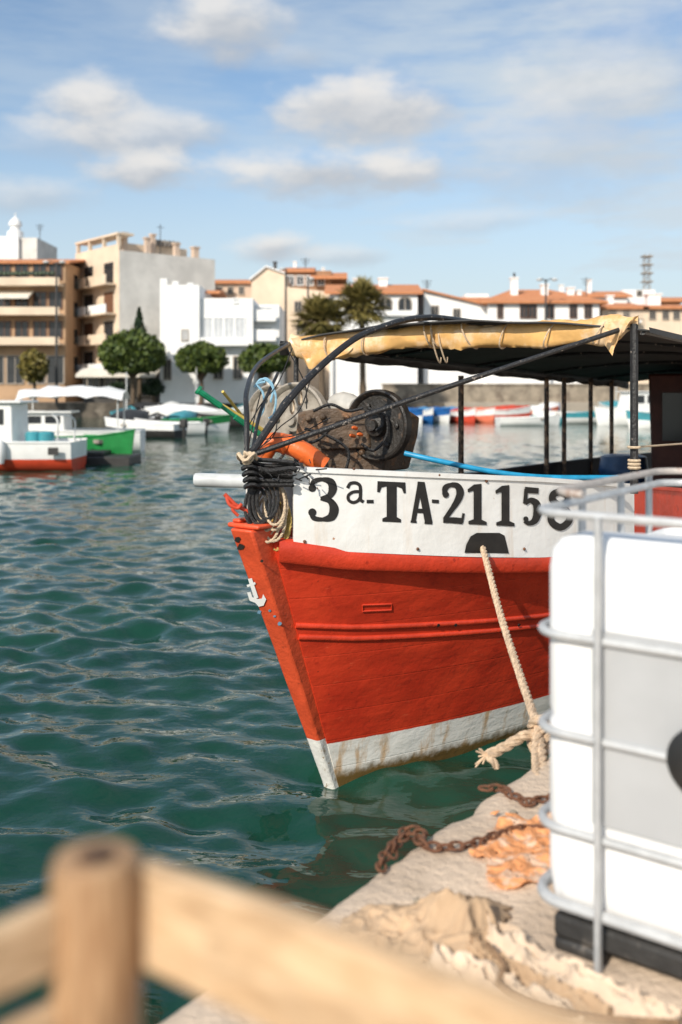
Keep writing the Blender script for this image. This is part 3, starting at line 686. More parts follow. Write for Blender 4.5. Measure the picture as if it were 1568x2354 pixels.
# chains, nets, cloth on the quay
def chain(pts,label,L=.034):
    q=catm([onq(x,y,1.013) for x,y in pts],14); m=MB(); d=0; nxt=0; k=0
    for i in range(1,len(q)):
        seg=(q[i]-q[i-1]).length; d+=seg
        while d>=nxt:
            t=(q[i]-q[i-1]).normalized(); rl=(k%2)*PI/2+random.uniform(-.4,.4)+.5
            side=Vector((-t.y,t.x,0)).normalized(); up=Vector((0,0,1)); s2=side*math.cos(rl)+up*math.sin(rl)
            c=q[i]+Vector((random.uniform(-.006,.006),random.uniform(-.006,.006),random.uniform(0,.006)))
            m.tube([c+t*math.cos(a)*L*.74+s2*math.sin(a)*L*.44 for a in [2*PI*j/14 for j in range(14)]],L*.15,6,closed=True); nxt+=L*1.05; k+=1
    return tag(m.build('chain',M['rust']),label,'chain')
chain([(872,1998),(890,1962),(915,1932),(950,1925),(985,1948),(1040,1950),(1100,1938),(1160,1918),(1230,1908),(1330,1925)],'long rusty chain curving over the quay edge beside the orange net')
chain([(1112,1812),(1150,1815),(1180,1832),(1210,1848),(1245,1838),(1290,1830)],'short rusty chain lying below the mooring rope knot')
chain([(905,1965),(918,1932),(940,1912),(968,1915),(975,1930)],'loose end of rusty chain at the very edge of the quay')
def cloth(name,label,cat,cx,cy,sx,sy,hf,mt,seed,n=90,rot=0,holes=0,base=1.006):
    c=onq(cx,cy); m=MB(); vs=[];fs=[]; k=n+1
    for i in range(k):
        for j in range(k):
            a=(i/n-.5)*2; b=(j/n-.5)*2; ed=1+.35*nz(a*1.5+seed,b*1.5)
            x=a*sx*ed; y=b*sy*ed; h=hf(a,b,x,y); z=base+h
            x+=.25*h*nz(x*12,y*12,31); y+=.25*h*nz(x*12,y*12,37)
            X,Y_=x*math.cos(rot)-y*math.sin(rot),x*math.sin(rot)+y*math.cos(rot)
            vs.append((c.x+X,c.y+Y_,z))
    for i in range(n):
        for j in range(n):
            a=abs((i+.5)/n-.5)*2; b=abs((j+.5)/n-.5)*2
            if a**2.4+b**2.4>1+.5*nz(i*.10,j*.10,seed): continue
            if holes and random.random()<holes: continue
            fs.append((i*k+j,i*k+j+1,(i+1)*k+j+1,(i+1)*k+j))
    m.add(vs,fs); o=m.build(name,mt,smooth=85); md=o.modifiers.new('thick','SOLIDIFY'); md.thickness=.003
    return tag(o,label,cat)
def rdg(x,y,z): return max(0,1-abs(nz(x,y,z))*2.6)**1.5
def folds(a,b,x,y):
    fall=max(0,1-(a*a)**2)*max(0,1-(b*b)**2); hump=math.exp(-((a-.40)**2*2.4+(b)**2*1.6))
    wx=x+.06*nz(x*4,y*4,1)+.02*nz(x*11,y*11,4); wy=y+.06*nz(x*4,y*4,5)+.02*nz(x*11,y*11,6)
    return fall*(.028*hump+.050*rdg(wx*6,wy*9,2.3)*(.22+.9*hump)+.030*rdg(wx*14+3,wy*11,7.7)*(.35+.7*hump)+.012*rdg(wx*26,wy*30,5.1))+.006*rdg(wx*9,wy*9,1.2)
cloth('canvas_sheet','crumpled brown canvas heap on the quay in front of the white tank','cloth',990,2150,.24,.16,folds,M['burlap'],3.3,rot=.25)
cloth('fishing_net','faded orange fishing net spread on the quay beside the white tank','net',1235,1952,.18,.25,lambda a,b,x,y:.014*rdg(x*9,y*9,8)+.006*rdg(x*22,y*20,3),M['net'],8.1,rot=-.6,holes=.03)
def strip(pts,wd,label,mt,seed):
    q=catm([onq(x,y,1.004) for x,y in pts],18); m=MB(); T,N,B=frames(q); vs=[];fs=[];n=25
    for i,p_ in enumerate(q):
        sd=Vector((-T[i].y,T[i].x,0)).normalized(); ww=wd*(1+.4*nz(i*.09,seed))
        for j in range(n):
            g=(j/(n-1)-.5)*2; s_=i*.05+.3*nz(i*.06,g*1.5,seed); h=.003+(1-g*g)*(.010+.030*rdg(s_*.7,g*1.5+s_*.5,seed)+.018*rdg(s_*1.6,g*3.,seed+4)+.006*rdg(s_*4,g*5,seed+9))
            vs.append(p_+sd*(g*ww+.014*nz(i*.12,g,seed))+Vector((0,0,h)))
    for i in range(len(q)-1):
        for j in range(n-1): fs.append((i*n+j,i*n+j+1,(i+1)*n+j+1,(i+1)*n+j))
    m.add(vs,fs); o=m.build('canvas_strip',mt,smooth=85); md=o.modifiers.new('thick','SOLIDIFY'); md.thickness=.003; return tag(o,label,'cloth')
strip([(1120,2150),(1180,2185),(1250,2235),(1340,2280),(1450,2330),(1560,2370)],.062,'pale twisted canvas strip lying along the foot of the black pallet',M['burlap2'],2)
strip([(1000,2225),(1080,2250),(1160,2290),(1250,2330),(1350,2380)],.055,'pale canvas strip nearest the camera on the quay',M['burlap2'],5)
strip([(1090,2190),(1130,2230),(1200,2262),(1290,2310),(1400,2360)],.030,'thin brown canvas strip between two paler strips',M['burlap'],9)
m=MB(); m.rope(catm([onq(x,y,1.05) for x,y in ((1120,2170),(1160,2220),(1150,2260),(1220,2300),(1330,2330),(1440,2345),(1560,2352))],8),.008)
tag(m.build('thin_rope',mat('brown thin rope',(.26,.16,.09),.9,.3,30)),'thin brown rope wandering over the pale canvas strips','rope')
for i,(x,y,s_,lab) in enumerate(((960,2075,.014,'small grey stone chip near the crumpled canvas'),(1180,1870,.014,'small pale stone chip near the short chain'))):
    m=MB(); c=onq(x,y,1.004); m.lathe([(s_*.8,0),(s_,s_*.4),(s_*.5,s_*.8)],c,(.1,.1,1),7); tag(m.build('stone',M['stone'],smooth=0),lab,'stone')

# ------------------------------------------------------------------ white liquid tank in its cage (local x along P, y along A)
tk=thing('liquid_tank','big white plastic liquid tank in grey tube cage on black pallet','tank',(.515,2.595,1.0),math.atan2(-.6,.8))
TW,TD=1.2,1.0
def rrect(x0,y0,x1,y1,r,n=8):
    out=[]
    for cx_,cy_,a0 in ((x1-r,y1-r,0),(x0+r,y1-r,PI/2),(x0+r,y0+r,PI),(x1-r,y0+r,1.5*PI)):
        for i in range(n+1): a=a0+PI/2*i/n; out.append((cx_+r*math.cos(a),cy_+r*math.sin(a)))
    return out
m=MB(); levels=[(.04,.092),(.010,.115),(.0,.20),(.0,.30),(.006,.32),(.0,.34),(.0,.58),(.006,.60),(.0,.62),(.0,.98),(.006,1.03),(.025,1.062),(.075,1.085),(.30,1.088)]
vs=[];fs=[]
for ins,z in levels:
    vs+=[(x,y,z-(.135*max(0,y-.03) if z>1.0 else 0)) for x,y in rrect(.003+ins,.003+ins,TW-.003-ins,TD-.003-ins,max(.03,.075-ins*.3))]
k=36
for i in range(len(levels)-1):
    for j in range(k): fs.append((i*k+j,i*k+(j+1)%k,(i+1)*k+(j+1)%k,(i+1)*k+j))
fs+=[tuple(range(k))[::-1],tuple(range(len(vs)-k,len(vs)))]
m.add(vs,fs); m.build('tank_body',M['ibc'],tk,smooth=50)
m=MB(); m.lathe([(.12,0),(.12,.05),(.11,.06)],(.65,.5,1.018),(0,.13,1),28); m.build('filler_cap',M['blkplastic'],tk)
for z,r in ((.135,.015),(.325,.012),(.57,.012),(.82,.012),(1.130,.012)):
    m=MB(); m.tube([(x,y,z) for x,y in rrect(-.014,-.014,TW+.014,TD+.014,.085)],r,8,closed=True)
    m.build('cage_ring',M['cage'],tk)
m=MB(); m.tube([(x,y,1.170) for x,y in rrect(-.02,.10,TW+.012,TD+.012,.10)][9:27],.011,8); o=m.build('cage_ring',M['cagerust'],tk); o['label']='stained upper rail on the far side'
for x in (.175,.475,.775,1.05):
    for y in (-.030,TD+.030):
        m=MB(); m.tube([(x,y,.004),(x,y,.6),(x,y,1.13)],.016,8,sq=.6); m.build('cage_bar',M['cage'],tk)
for y in (.35,.65,.9):
    for x in (-.030,TW+.030):
        m=MB(); m.tube([(x,y,.02),(x,y,.6),(x,y,1.165 if x<0 else 1.13)],.012,8); m.build('cage_bar',M['cage'],tk)
m=MB(); m.box((.150,-.010,.36),(.82,-.002,.845)); m.build('label_plate',M['plate'],tk)
m=MB(); m.lathe([(.085,0),(.085,.02),(.075,.028),(.03,.03)],(.430,-.012,.575),(0,-1,0),32); m.build('valve_cap',M['blkplastic'],tk)
m=MB(); m.box((.035,.01,.03),(TW-.035,TD-.01,.09))
for x in (.035,.5,1.02):
    for y in (.01,.43,.85): m.box((x,y,-.006),(x+.14,y+.14,.03))
m.build('pallet',M['pallet'],tk,bevel=.012)

# ------------------------------------------------------------------ wooden fence in the foreground
fe=thing('wooden_fence','blurred pale wooden fence with round post in the foreground','fence',(-.197,.80,1.0))
fo=Vector((-.197,.80,1.0))
m=MB(); m.lathe([(.037,.0),(.0375,.5),(.036,.9),(.036,1.062),(.033,1.074),(.028,1.076)],(0,0,0),(0,0,1),28); po=m.build('post',M['woodpost'],fe)
m=MB(); m.lathe([(.016,0),(.015,.0015)],(.002,-.004,1.0762),(0,0,1),14); m.build('knot',M['endgrain'],po)
def railp(p0,p1,z0,z1,th):
    p0=Vector(p0)-fo; p1=Vector(p1)-fo; d=Vector((p1.x-p0.x,p1.y-p0.y,0)); L=d.length
    m=MB(); n=14; vs=[];fs=[]
    for i in range(n+1):
        x=L*i/n; e=.003*nz(x*8,z0*9); vs+=[(x,-th/2,z0-1+e),(x,th/2,z0-1+e),(x,th/2,z1-1-e),(x,-th/2,z1-1-e)]
    for i in range(n):
        for j in range(4): fs.append((i*4+j,i*4+(j+1)%4,i*4+4+(j+1)%4,i*4+4+j))
    fs+=[(0,1,2,3),tuple(range(4*n,4*n+4))]
    m.add(vs,fs); o=m.build('rail',M['wood'],fe,bevel=.004); o.location=(p0.x,p0.y,0); o.rotation_euler=(0,0,math.atan2(d.y,d.x)); return o
railp((-.190,.832,0),(.42,.425,0),1.980,2.066,.020)
railp((-.205,.80,0),(-.55,.44,0),1.994,2.050,.018)
railp((-.205,.80,0),(-.55,.44,0),1.900,1.970,.018)
railp((-.190,.832,0),(.42,.425,0),1.45,1.54,.020)
m=MB(); m.lathe([(.036,0),(.036,1.06)],(.615,-.39,0),(0,0,1),20); m.build('post',M['woodpost'],fe)

# ------------------------------------------------------------------ far buildings
class Bld:
    def __init__(s,name,label,x0,Y,cat='building',base=1.2,rz=0):
        s.x0=x0;s.Y=Y;s.b=base; s.e=thing(name,label,cat,((x0-CX)*Y/F,Y,base),rz)
    def X(s,px): return (px-s.x0)*s.Y/F
    def Zp(s,py): return ZC-(py-HY)*s.Y/F-s.b
    def sz(s,p): return p*s.Y/F
    def wall(s,x0,x1,yt,dep,mt,y0=0,yb=None,name='wall'):
        m=MB(); m.box((s.X(x0),y0,0 if yb is None else s.Zp(yb)),(s.X(x1),y0+dep,s.Zp(yt))); return m.build(name,mt,s.e,smooth=0)
    def polywall(s,pts,dep,mt,y0=0,name='wall'):
        m=MB(); m.prism([(s.X(x),y0,max(0,s.Zp(y))) for x,y in pts],(0,dep,0)); return m.build(name,mt,s.e,smooth=0)
    def win(s,x,y,w,h,fm='frame',pm='glass',y0=0,arch=False,name='window'):
        a,c=s.X(x),s.Zp(y); w=s.sz(w)/2; h=s.sz(h)/2; t=.09; m=MB()
        if arch:
            pts=[(a-w,y0-.02,c-h),(a+w,y0-.02,c-h)]+[(a+w*math.cos(q),y0-.02,c+h*.2+h*.8*math.sin(q)) for q in [i*PI/10 for i in range(11)]]
            m.tube([Vector(p)+Vector((0,-.03,0)) for p in pts],.07,4,closed=True); o=m.build(name,M[fm],s.e,smooth=0)
            m=MB(); m.box((a-.04,y0-.07,c-h),(a+.04,y0-.03,c+h*.9)); m.build('mullion',M[fm],o,smooth=0)
            m=MB(); m.prism(pts,(0,.015,0)); m.build('pane',M[pm],o,smooth=0); return o
        m.box((a-w-t,y0-.08,c+h),(a+w+t,y0-.005,c+h+t)); m.box((a-w-t,y0-.12,c-h-t),(a+w+t,y0-.005,c-h))
        m.box((a-w-t,y0-.08,c-h),(a-w,y0-.005,c+h)); m.box((a+w,y0-.08,c-h),(a+w+t,y0-.005,c+h)); m.box((a-.03,y0-.06,c-h),(a+.03,y0-.025,c+h))
        o=m.build(name,M[fm],s.e,smooth=0); m=MB(); m.box((a-w,y0-.02,c-h),(a+w,y0-.004,c+h)); m.build('pane',M[pm],o,smooth=0); return o
    def balcony(s,x0,x1,y,dep=1.2,h=.95,mt='wht',solid=False,y0=0,name='balcony'):
        a,b,c=s.X(x0),s.X(x1),s.Zp(y); m=MB(); m.box((a,y0-dep,c-.18),(b,y0-.004,c)); o=m.build(name,M[mt],s.e,smooth=0); m=MB()
        if solid: m.box((a,y0-dep,c+.003),(b,y0-dep+.1,c+h))
        else:
            m.box((a,y0-dep,c+h-.05),(b,y0-dep+.06,c+h)); n=max(2,int((b-a)/.25))
            for i in range(n+1): x=a+(b-a-.04)*i/n; m.box((x,y0-dep+.01,c+.003),(x+.04,y0-dep+.05,c+h-.05))
        m.build('railing',M[mt] if solid else M['rail'],o,smooth=0); return o
    def gable(s,x0,x1,ye,yr,dep,y0=0,ov=.4,name='roof',mt='tile'):
        a,b=s.X(x0)-ov,s.X(x1)+ov; ze,zr=s.Zp(ye),s.Zp(yr); m=MB()
        m.prism([(a,y0-ov,ze),(a,y0+dep/2,zr),(a,y0+dep+ov,ze),(a,y0+dep+ov,ze-.2),(a,y0+dep/2,zr-.2),(a,y0-ov,ze-.2)],(b-a,0,0)); return m.build(name,M[mt],s.e,smooth=0)
    def hip(s,x0,x1,ye,yr,dep,y0=0,ov=.5,inset=2.5,name='roof'):
        a,b=s.X(x0)-ov,s.X(x1)+ov; ze,zr=s.Zp(ye),s.Zp(yr); m=MB(); f,k=y0-ov,y0+dep+ov; md=y0+dep/2
        m.add([(a,f,ze),(b,f,ze),(b,k,ze),(a,k,ze),(a+inset,md,zr),(b-inset,md,zr),(a,f,ze-.2),(b,f,ze-.2),(b,k,ze-.2),(a,k,ze-.2)],[(0,1,5,4),(1,2,5),(2,3,4,5),(3,0,4),(0,6,7,1),(1,7,8,2),(2,8,9,3),(3,9,6,0),(6,9,8,7)]); return m.build(name,M['tile'],s.e,smooth=0)
    def chim(s,x,yt,yb,w=14,y0=2,mt='wht',name='chimney'):
        a=s.X(x); w=s.sz(w)/2; m=MB(); m.box((a-w,y0,s.Zp(yb)),(a+w,y0+2*w,s.Zp(yt))); m.box((a-w*1.3,y0-.1,s.Zp(yt)),(a+w*1.3,y0+2*w+.1,s.Zp(yt)+.12)); return m.build(name,M[mt],s.e,smooth=0)
    def aerial(s,x,yb,yt,y0=3):
        m=MB(); a=s.X(x); m.tube([(a,y0,s.Zp(yb)),(a,y0,s.Zp(yt))],.05,5); z=s.Zp(yt)
        for k in range(3): m.tube([(a-.5+.1*k,y0,z-.15-.25*k),(a+.5-.1*k,y0,z-.15-.25*k)],.03,4)
        m.build('antenna',M['lamp'],s.e)
# tan flats
b=Bld('apartment_building','tan apartment block with stacked balconies and orange eave at far left',-70,92,'apartment building')
b.wall(-70,150,602,13,M['tan']); b.gable(-75,152,602,575,13)
for y in (655,722,790):
    b.balcony(-70,146,y,1.5,.55,'cream',solid=True)
    for x in (10,50,92,128): b.win(x,y-32,28,36,'shut','glass')
m=MB(); m.prism([(b.X(0),-.01,b.Zp(668)),(b.X(0),-1.7,b.Zp(686)),(b.X(0),-1.7,b.Zp(690)),(b.X(0),-.01,b.Zp(672))],(b.X(78)-b.X(0),0,0)); m.build('awning',M['awn'],b.e,smooth=0)
for x in (-10,35,85,128): b.win(x,850,36,62,name='shop_window')
m=MB()
for k in range(16):
    c=Vector((b.X(-5+k*9),-1.3,b.Zp(640)+.05+random.random()*.1)); m.lathe([(.05,0),(.28,.12),(.2,.35),(.02,.42)],c,(random.uniform(-.2,.2),0,1),7)
m.build('balcony_plants',M['lf2'],b.e,smooth=0)
for y in (640,705,770,835):
    for yy in (3,8): m=MB(); m.box((b.X(150)+.003,yy,b.Zp(y)-.7),(b.X(150)+.05,yy+1.2,b.Zp(y)+.7)); m.build('window',M['glass'],b.e,smooth=0)
b=Bld('church','white church with small domed bell turret rising behind the tan flats',-30,112,'church')
b.wall(-30,42,543,8,M['wht']); b.wall(42,82,545,8,M['offw'],y0=.5)
m=MB(); c=(b.X(22),2,b.Zp(545)); m.lathe([(.9,0),(.9,.9),(.6,1.0),(.5,1.5),(.75,1.6),(.7,2.0),(.35,2.4),(.08,2.6),(.05,3.1)],c,(0,0,1),14); m.build('turret',M['wht'],b.e)
b.aerial(73,545,505)
# tall block, turned
b=Bld('apartment_building','tall cream block with blank grey end wall and rooftop terrace',275,92,'apartment building',rz=R(40))
H=b.Zp(575); m=MB(); m.box((0,0,0),(10.4,9.2,H)); m.build('wall',M['offw'],b.e,smooth=0)
m=MB(); m.box((-.06,.02,0),(-.003,9.2,H+.6)); m.build('facade',M['cream'],b.e,smooth=0)
for i in range(4):
    z=2.6+i*2.75
    for y0 in (1.1,5.3):
        m=MB(); m.box((-1.2,y0-.6,z),(-.07,y0+3.0,z+.15)); o=m.build('balcony',M['cream'],b.e,smooth=0); m=MB(); m.box((-1.2,y0-.6,z+.153),(-1.1,y0+3.0,z+.95)); m.build('railing',M['cream'] if i%2 else M['wht'],o,smooth=0)
        m=MB(); m.box((-.12,y0,z+.2),(-.065,y0+1.8,z+2.2)); m.build('window',M['shut'] if (i+int(y0))%3==0 else M['glass'],b.e,smooth=0)
for y0 in (.3,3.2,6.2,8.8): m=MB(); m.box((0.0,y0,H+.01),(.3,y0+.3,H+1.5)); m.build('terrace_pillar',M['cream'],b.e,smooth=0)
m=MB(); m.box((-.1,.2,H+1.5),(1.6,9.2,H+1.7)); m.build('terrace_roof',M['cream'],b.e,smooth=0)
m=MB(); m.box((2,3.0,H+.01),(9,7.5,H+1.2)); m.build('roof_room',M['cream'],b.e,smooth=0)
for x,y,h,w_ in ((1.4,2,1.9,.5),(3.6,1.5,1.6,.5),(4.6,2.2,2.1,.4),(6.6,1.2,1.3,.5),(8.6,1,1.1,.6)):
    m=MB(); m.box((x,y,H+.01),(x+w_,y+w_,H+h)); m.box((x-.1,y-.1,H+h),(x+w_+.1,y+w_+.1,H+h+.15)); m.build('chimney',M['pinkw'],b.e,smooth=0)
for x in np.arange(4.6,7.8,.5): m=MB(); m.box((x,2.5,H+1.2),(x+.25,3.6,H+1.8)); m.build('vent',M['rail'],b.e,smooth=0)
m=MB(); m.tube([(5.4,2,H),(5.4,2,H+3.2)],.04,5); m.tube([(5,2,H+2.9),(5.8,2,H+2.9)],.03,5); m.build('antenna',M['lamp'],b.e)
b=Bld('town_house','bright white flat roofed house with stepped parapet and pale shutters',368,84,'house')
b.wall(368,458,655,9,M['wht']); b.wall(458.3,580,684,9,M['wht'],y0=.6)
for x0,x1,yt in ((368,384,640),(396,410,646),(430,444,650)): b.wall(x0,x1,yt,.4,M['wht'],yb=654.8,name='merlon')
for i in range(4): b.win(476+i*25,754,20,48,'wht','shutl',y0=.6)
b.balcony(462,572,790,1.0,.5,'wht',solid=True,y0=.6)
for x in (500,545): b.win(x,845,18,50,'frame','glass',y0=.6)
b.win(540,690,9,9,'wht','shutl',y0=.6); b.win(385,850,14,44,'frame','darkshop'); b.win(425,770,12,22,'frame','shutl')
b.gable(415,482,660,650,5,y0=4)
b=Bld('town_house','narrow pale blue white house with small balconies beside the white house',580.6,86,'house')
b.wall(580.6,642,700,9,M['wht'])
for y in (735,780): b.balcony(583,636,y,.9,.8,'wht',True); b.win(610,y-16,30,24,'wht','shutl')
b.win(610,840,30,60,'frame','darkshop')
b=Bld('town_house','low brown house with terracotta eave seen between two white buildings',488,104,'house')
b.wall(488,578,648,9,M['pinkw']); b.gable(488,578,648,632,9)
for x in (505,530,555): b.win(x,668,10,16)
b=Bld('town_house','cream gabled house with black chimney behind the palm trees',578,98,'house')
b.polywall([(578,925),(578,640),(612,615),(655,630),(655,925)],12,M['cream']); b.polywall([(655.4,925),(655.4,658),(768,672),(768,925)],12,M['cream'],y0=.3)
b.chim(629,598,622,8,mt='lamp')
m=MB(); m.prism([(b.X(574),-.3,b.Zp(641)),(b.X(612),-.3,b.Zp(611)),(b.X(657),-.3,b.Zp(627)),(b.X(657),-.3,b.Zp(630)),(b.X(612),-.3,b.Zp(614)),(b.X(574),-.3,b.Zp(645))],(0,12.6,0)); m.build('roof',M['wht'],b.e,smooth=0)
for x,y in ((632,740),): b.win(x,y,11,20)
for x,y in ((685,705),(725,705),(690,760)): b.win(x,y,14,22)
b=Bld('town_house','brown attic storey with tiled canopy above the cream gabled house',648,108,'house')
b.wall(650,762,622,8,M['brown']); b.gable(650,715,622,605,8); b.gable(722,790,640,622,6,y0=-1)
for x in (668,690,712,738): b.win(x,645,14,20,'wht')
b.chim(676,598,610,7); b.chim(742,612,628,7); b.aerial(700,610,585)
b=Bld('town_house','white house with orange tiled roof and two arched windows',758,92,'house')
b.wall(758,960,672,11,M['wht']); b.gable(756,962,672,640,11)
b.win(886,700,30,34,arch=True); b.win(931,700,30,34,arch=True)
for x in (800,840): b.win(x,700,14,24)
b.chim(885,630,650,20,y0=4); b.chim(820,628,645,12,y0=5)
b.balcony(860,955,722,.5,.3,'wht',True)
b=Bld('town_house','low white house with one long sloping roof line right of the arched windows',973,94,'house')
b.polywall([(975,925),(975,668),(1135,706),(1135,925)],10,M['wht'])
m=MB(); m.prism([(b.X(971),-.4,b.Zp(664)),(b.X(1140),-.4,b.Zp(704)),(b.X(1140),-.4,b.Zp(708)),(b.X(971),-.4,b.Zp(668))],(0,10.8,0)); m.build('roof',M['tile'],b.e,smooth=0)
b.win(1000,715,14,22); b.win(1050,722,14,22); b.aerial(988,668,635)
b=Bld('town_house','small pale house with tiled roof poking up behind the long sloping roof',1050,112,'house')
b.wall(1050,1150,690,8,M['offw']); b.gable(1050,1150,690,676,8); b.wall(1080,1135,668,5,M['wht'],y0=4)
b=Bld('villa','white villa with wide orange hipped roof and white chimneys',1118,93,'house')
b.wall(1122,1378,694,13,M['wht']); b.hip(1116,1384,693,650,13,inset=4)
for x,w_ in ((1150,10),(1205,16),(1224,16),(1263,18),(1318,14),(1352,14)): b.win(x,716,w_,28,'shut','glass')
for x,yt in ((1196,632),(1330,655),(1350,662),(1268,648)): b.chim(x,yt,672,16 if x!=1350 else 10,y0=3)
m=MB(); m.tube([(b.X(1196),3.2,b.Zp(632)),(b.X(1196),3.2,b.Zp(618))],.12,6); m.build('flue',M['lamp'],b.e)
b=Bld('town_house','cream house with stepped tiled roofs at far right',1380,95,'house')
b.wall(1384,1620,706,12,M['cream']); b.gable(1380,1480,706,684,12); b.gable(1486,1625,706,688,12)
for x in (1410,1440,1500,1530,1555): b.win(x,724,12,18)
b.balcony(1390,1470,738,.8,.8,'wht'); b.chim(1535,668,700,30,y0=4); b.chim(1430,672,700,14,y0=4); b.aerial(1366,684,630)
b=Bld('town_house','white upper house with red tiled roof peeping over the villa roof',1290,114,'house')
b.wall(1352,1442,680,8,M['wht']); b.gable(1350,1445,680,662,8); b.wall(1450,1525,660,7,M['wht'],y0=3); b.gable(1520,1600,690,676,8)
b.win(1470,675,10,12); b.win(1400,690,10,12); b.chim(1365,640,670,10); b.chim(1300,652,690,10)
b=Bld('cafe_terrace','dark cafe front with pale awning below the tall cream block',190,88,'cafe')
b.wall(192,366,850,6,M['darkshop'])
m=MB(); m.prism([(b.X(190),-.01,b.Zp(846)),(b.X(190),-2.4,b.Zp(862)),(b.X(190),-2.4,b.Zp(868)),(b.X(190),-.01,b.Zp(852))],(b.X(368)-b.X(190),0,0)); m.build('awning',M['awn'],b.e,smooth=0)
for x in (215,255,300,340): b.win(x,890,26,40,'frame','glass')
b=Bld('sea_wall','long beige stone sea wall behind the beached boats on the right',880,89.5,'wall')
m=MB(); m.box((b.X(880),0,0),(b.X(1800),.8,b.Zp(886))); m.box((b.X(880)-.1,-.1,b.Zp(886)),(b.X(1800),.9,b.Zp(882))); m.build('wall_face',M['stone'],b.e,smooth=0)
ms=thing('radio_mast','thin grey lattice radio mast rising above the far right roofs','mast',((1487-CX)*118/F,118,1.2))
m=MB(); hgt=ZC-(585-HY)*118/F-1.2; ww=.40
for sx in (-1,1):
    for sy in (-1,1): m.tube([(sx*ww,sy*ww,0),(sx*ww*.8,sy*ww*.8,hgt)],.04,5)
k=22
for i in range(k):
    z0=hgt*i/k; z1=hgt*(i+1)/k
    for sy in (-1,1): m.tube([(-ww*.9,sy*ww*.9,z0),(ww*.9,sy*ww*.9,z1)],.025,4); m.tube([(ww*.9,sy*ww*.9,z0),(-ww*.9,sy*ww*.9,z1)],.025,4)
m.build('lattice',M['rail'],ms)
for i in range(4): m=MB(); m.box((-.65,-.6,hgt-.3-i*1.0),(.65,.6,hgt-.2-i*1.0)); m.build('platform',M['drum'],ms)
def lamp(px,Y,ytop,arms,label):
    e=thing('street_lamp',label,'street lamp',((px-CX)*Y/F,Y,1.2),0,'street lamps on the far quay'); h=ZC-(ytop-HY)*Y/F-1.2
    m=MB(); m.tube([(0,0,0),(0,0,h*.5),(0,0,h)],[.14,.11,.08],8); m.build('pole',M['lamp'],e)
    for a in arms:
        m=MB(); m.tube([(0,0,h-.2),(a*.5,0,h+.05),(a,0,h)],.05,6); m.build('arm',M['lamp'],e); m=MB(); m.lathe([(.1,-.1),(.26,-.05),(.3,.02),(.15,.15)],(a,-.02,h-.05),(0,0,1),12); m.build('lamp_head',M['lampw'],e)
lamp(130,85,602,(-.9,.5),'twin armed street lamp in front of the tan flats'); lamp(657,86,618,(-.3,),'tall dark street lamp just left of the palms'); lamp(1255,91.5,642,(-.6,.8),'street lamp with two arms above the villa roof')
lamp(708,88,640,(.3,),'dark street lamp standing among the palm fronds')

# ------------------------------------------------------------------ trees
def leaves(pts,size,mt,name,par,flat=.6):
    vs=[];fs=[]
    for p in pts:
        a=Vector((random.gauss(0,1),random.gauss(0,1),random.gauss(0,1))).normalized(); b=a.cross(Vector((random.gauss(0,1),random.gauss(0,1),random.gauss(0,1)))).normalized()
        s=size*random.uniform(.6,1.3); o=len(vs); vs+=[p-a*s,p+b*s*flat,p+a*s,p-b*s*flat]; fs.append((o,o+1,o+2,o+3))
    me=bpy.data.meshes.new(name); me.from_pydata([tuple(v) for v in vs],[],fs); me.materials.append(mt); o=bpy.data.objects.new(name,me); C.objects.link(o); o.parent=par; return o
def tree(name,px,py,rx,rz,Y,label,mt,n,cut=-.7,base=1.2,cone=False,cat='tree'):
    c=at(px,py,Y); e=thing(name,label,cat,(c.x,Y,base)); zc=c.z-base; rx*=Y/F; rz*=Y/F
    m=MB(); m.tube(catm([(0,0,0),(.05,0,zc*.4),(-.03,.02,zc)],5),[.2,.19,.18,.17,.16,.15,.14,.13,.12,.1,.08],8)
    for i in range(6): a=i*1.05; m.tube(catm([(0,0,zc*.5),(math.cos(a)*rx*.35,math.sin(a)*rx*.35,zc*.8),(math.cos(a)*rx*.7,math.sin(a)*rx*.7,zc+rz*.2)],4),[.09,.085,.08,.07,.06,.05,.04,.03,.02],6)
    m.build('trunk',M['bark'],e); pts=[]
    while len(pts)<n:
        v=Vector((random.gauss(0,1),random.gauss(0,1),random.gauss(0,1))).normalized()
        if cone:
            h=random.random(); r=(1-h)*rx*random.random()**.4; a=random.random()*6.28; pts.append(Vector((math.cos(a)*r,math.sin(a)*r,zc-rz+2*rz*h))); continue
        if v.z<cut: v.z=cut+random.uniform(-.05,.05)
        rr=random.random()**.25*(1+.16*nz(v.x*2.6+px,v.y*2.6,v.z*2.6))
        p=Vector((v.x*rx*rr,v.y*rx*rr,zc+v.z*rz*rr))
        if nz(p.x*1.5+px,p.y*1.5,p.z*1.8)<-.42: continue
        pts.append(p)
    leaves(pts,.19,mt,'crown',e)
tree('clipped_tree',305,816,76,56,81,'largest round clipped green tree on the quay in front of the tall block',M['lf1'],6500)
tree('clipped_tree',462,826,60,40,81,'round clipped tree in front of the white stepped house',M['lf1'],4500)
tree('clipped_tree',608,828,58,38,80,'round clipped tree partly hidden behind the boat canopy tubes',M['lf1'],4500)
tree('small_tree',78,842,34,38,83,'small yellowish bushy tree before the tan flats',M['lf3'],1600,-.9)
tree('cypress_tree',320,757,26,48,86,'dark pointed cypress behind the largest clipped tree',M['lf2'],1400,cone=True)
tree('small_tree',352,890,26,20,84,'low dark shrub at the foot of the clipped trees',M['lf2'],700,-.9)
tree('small_tree',270,895,24,16,84,'low dark shrub beside the cafe awning',M['lf2'],600,-.9)
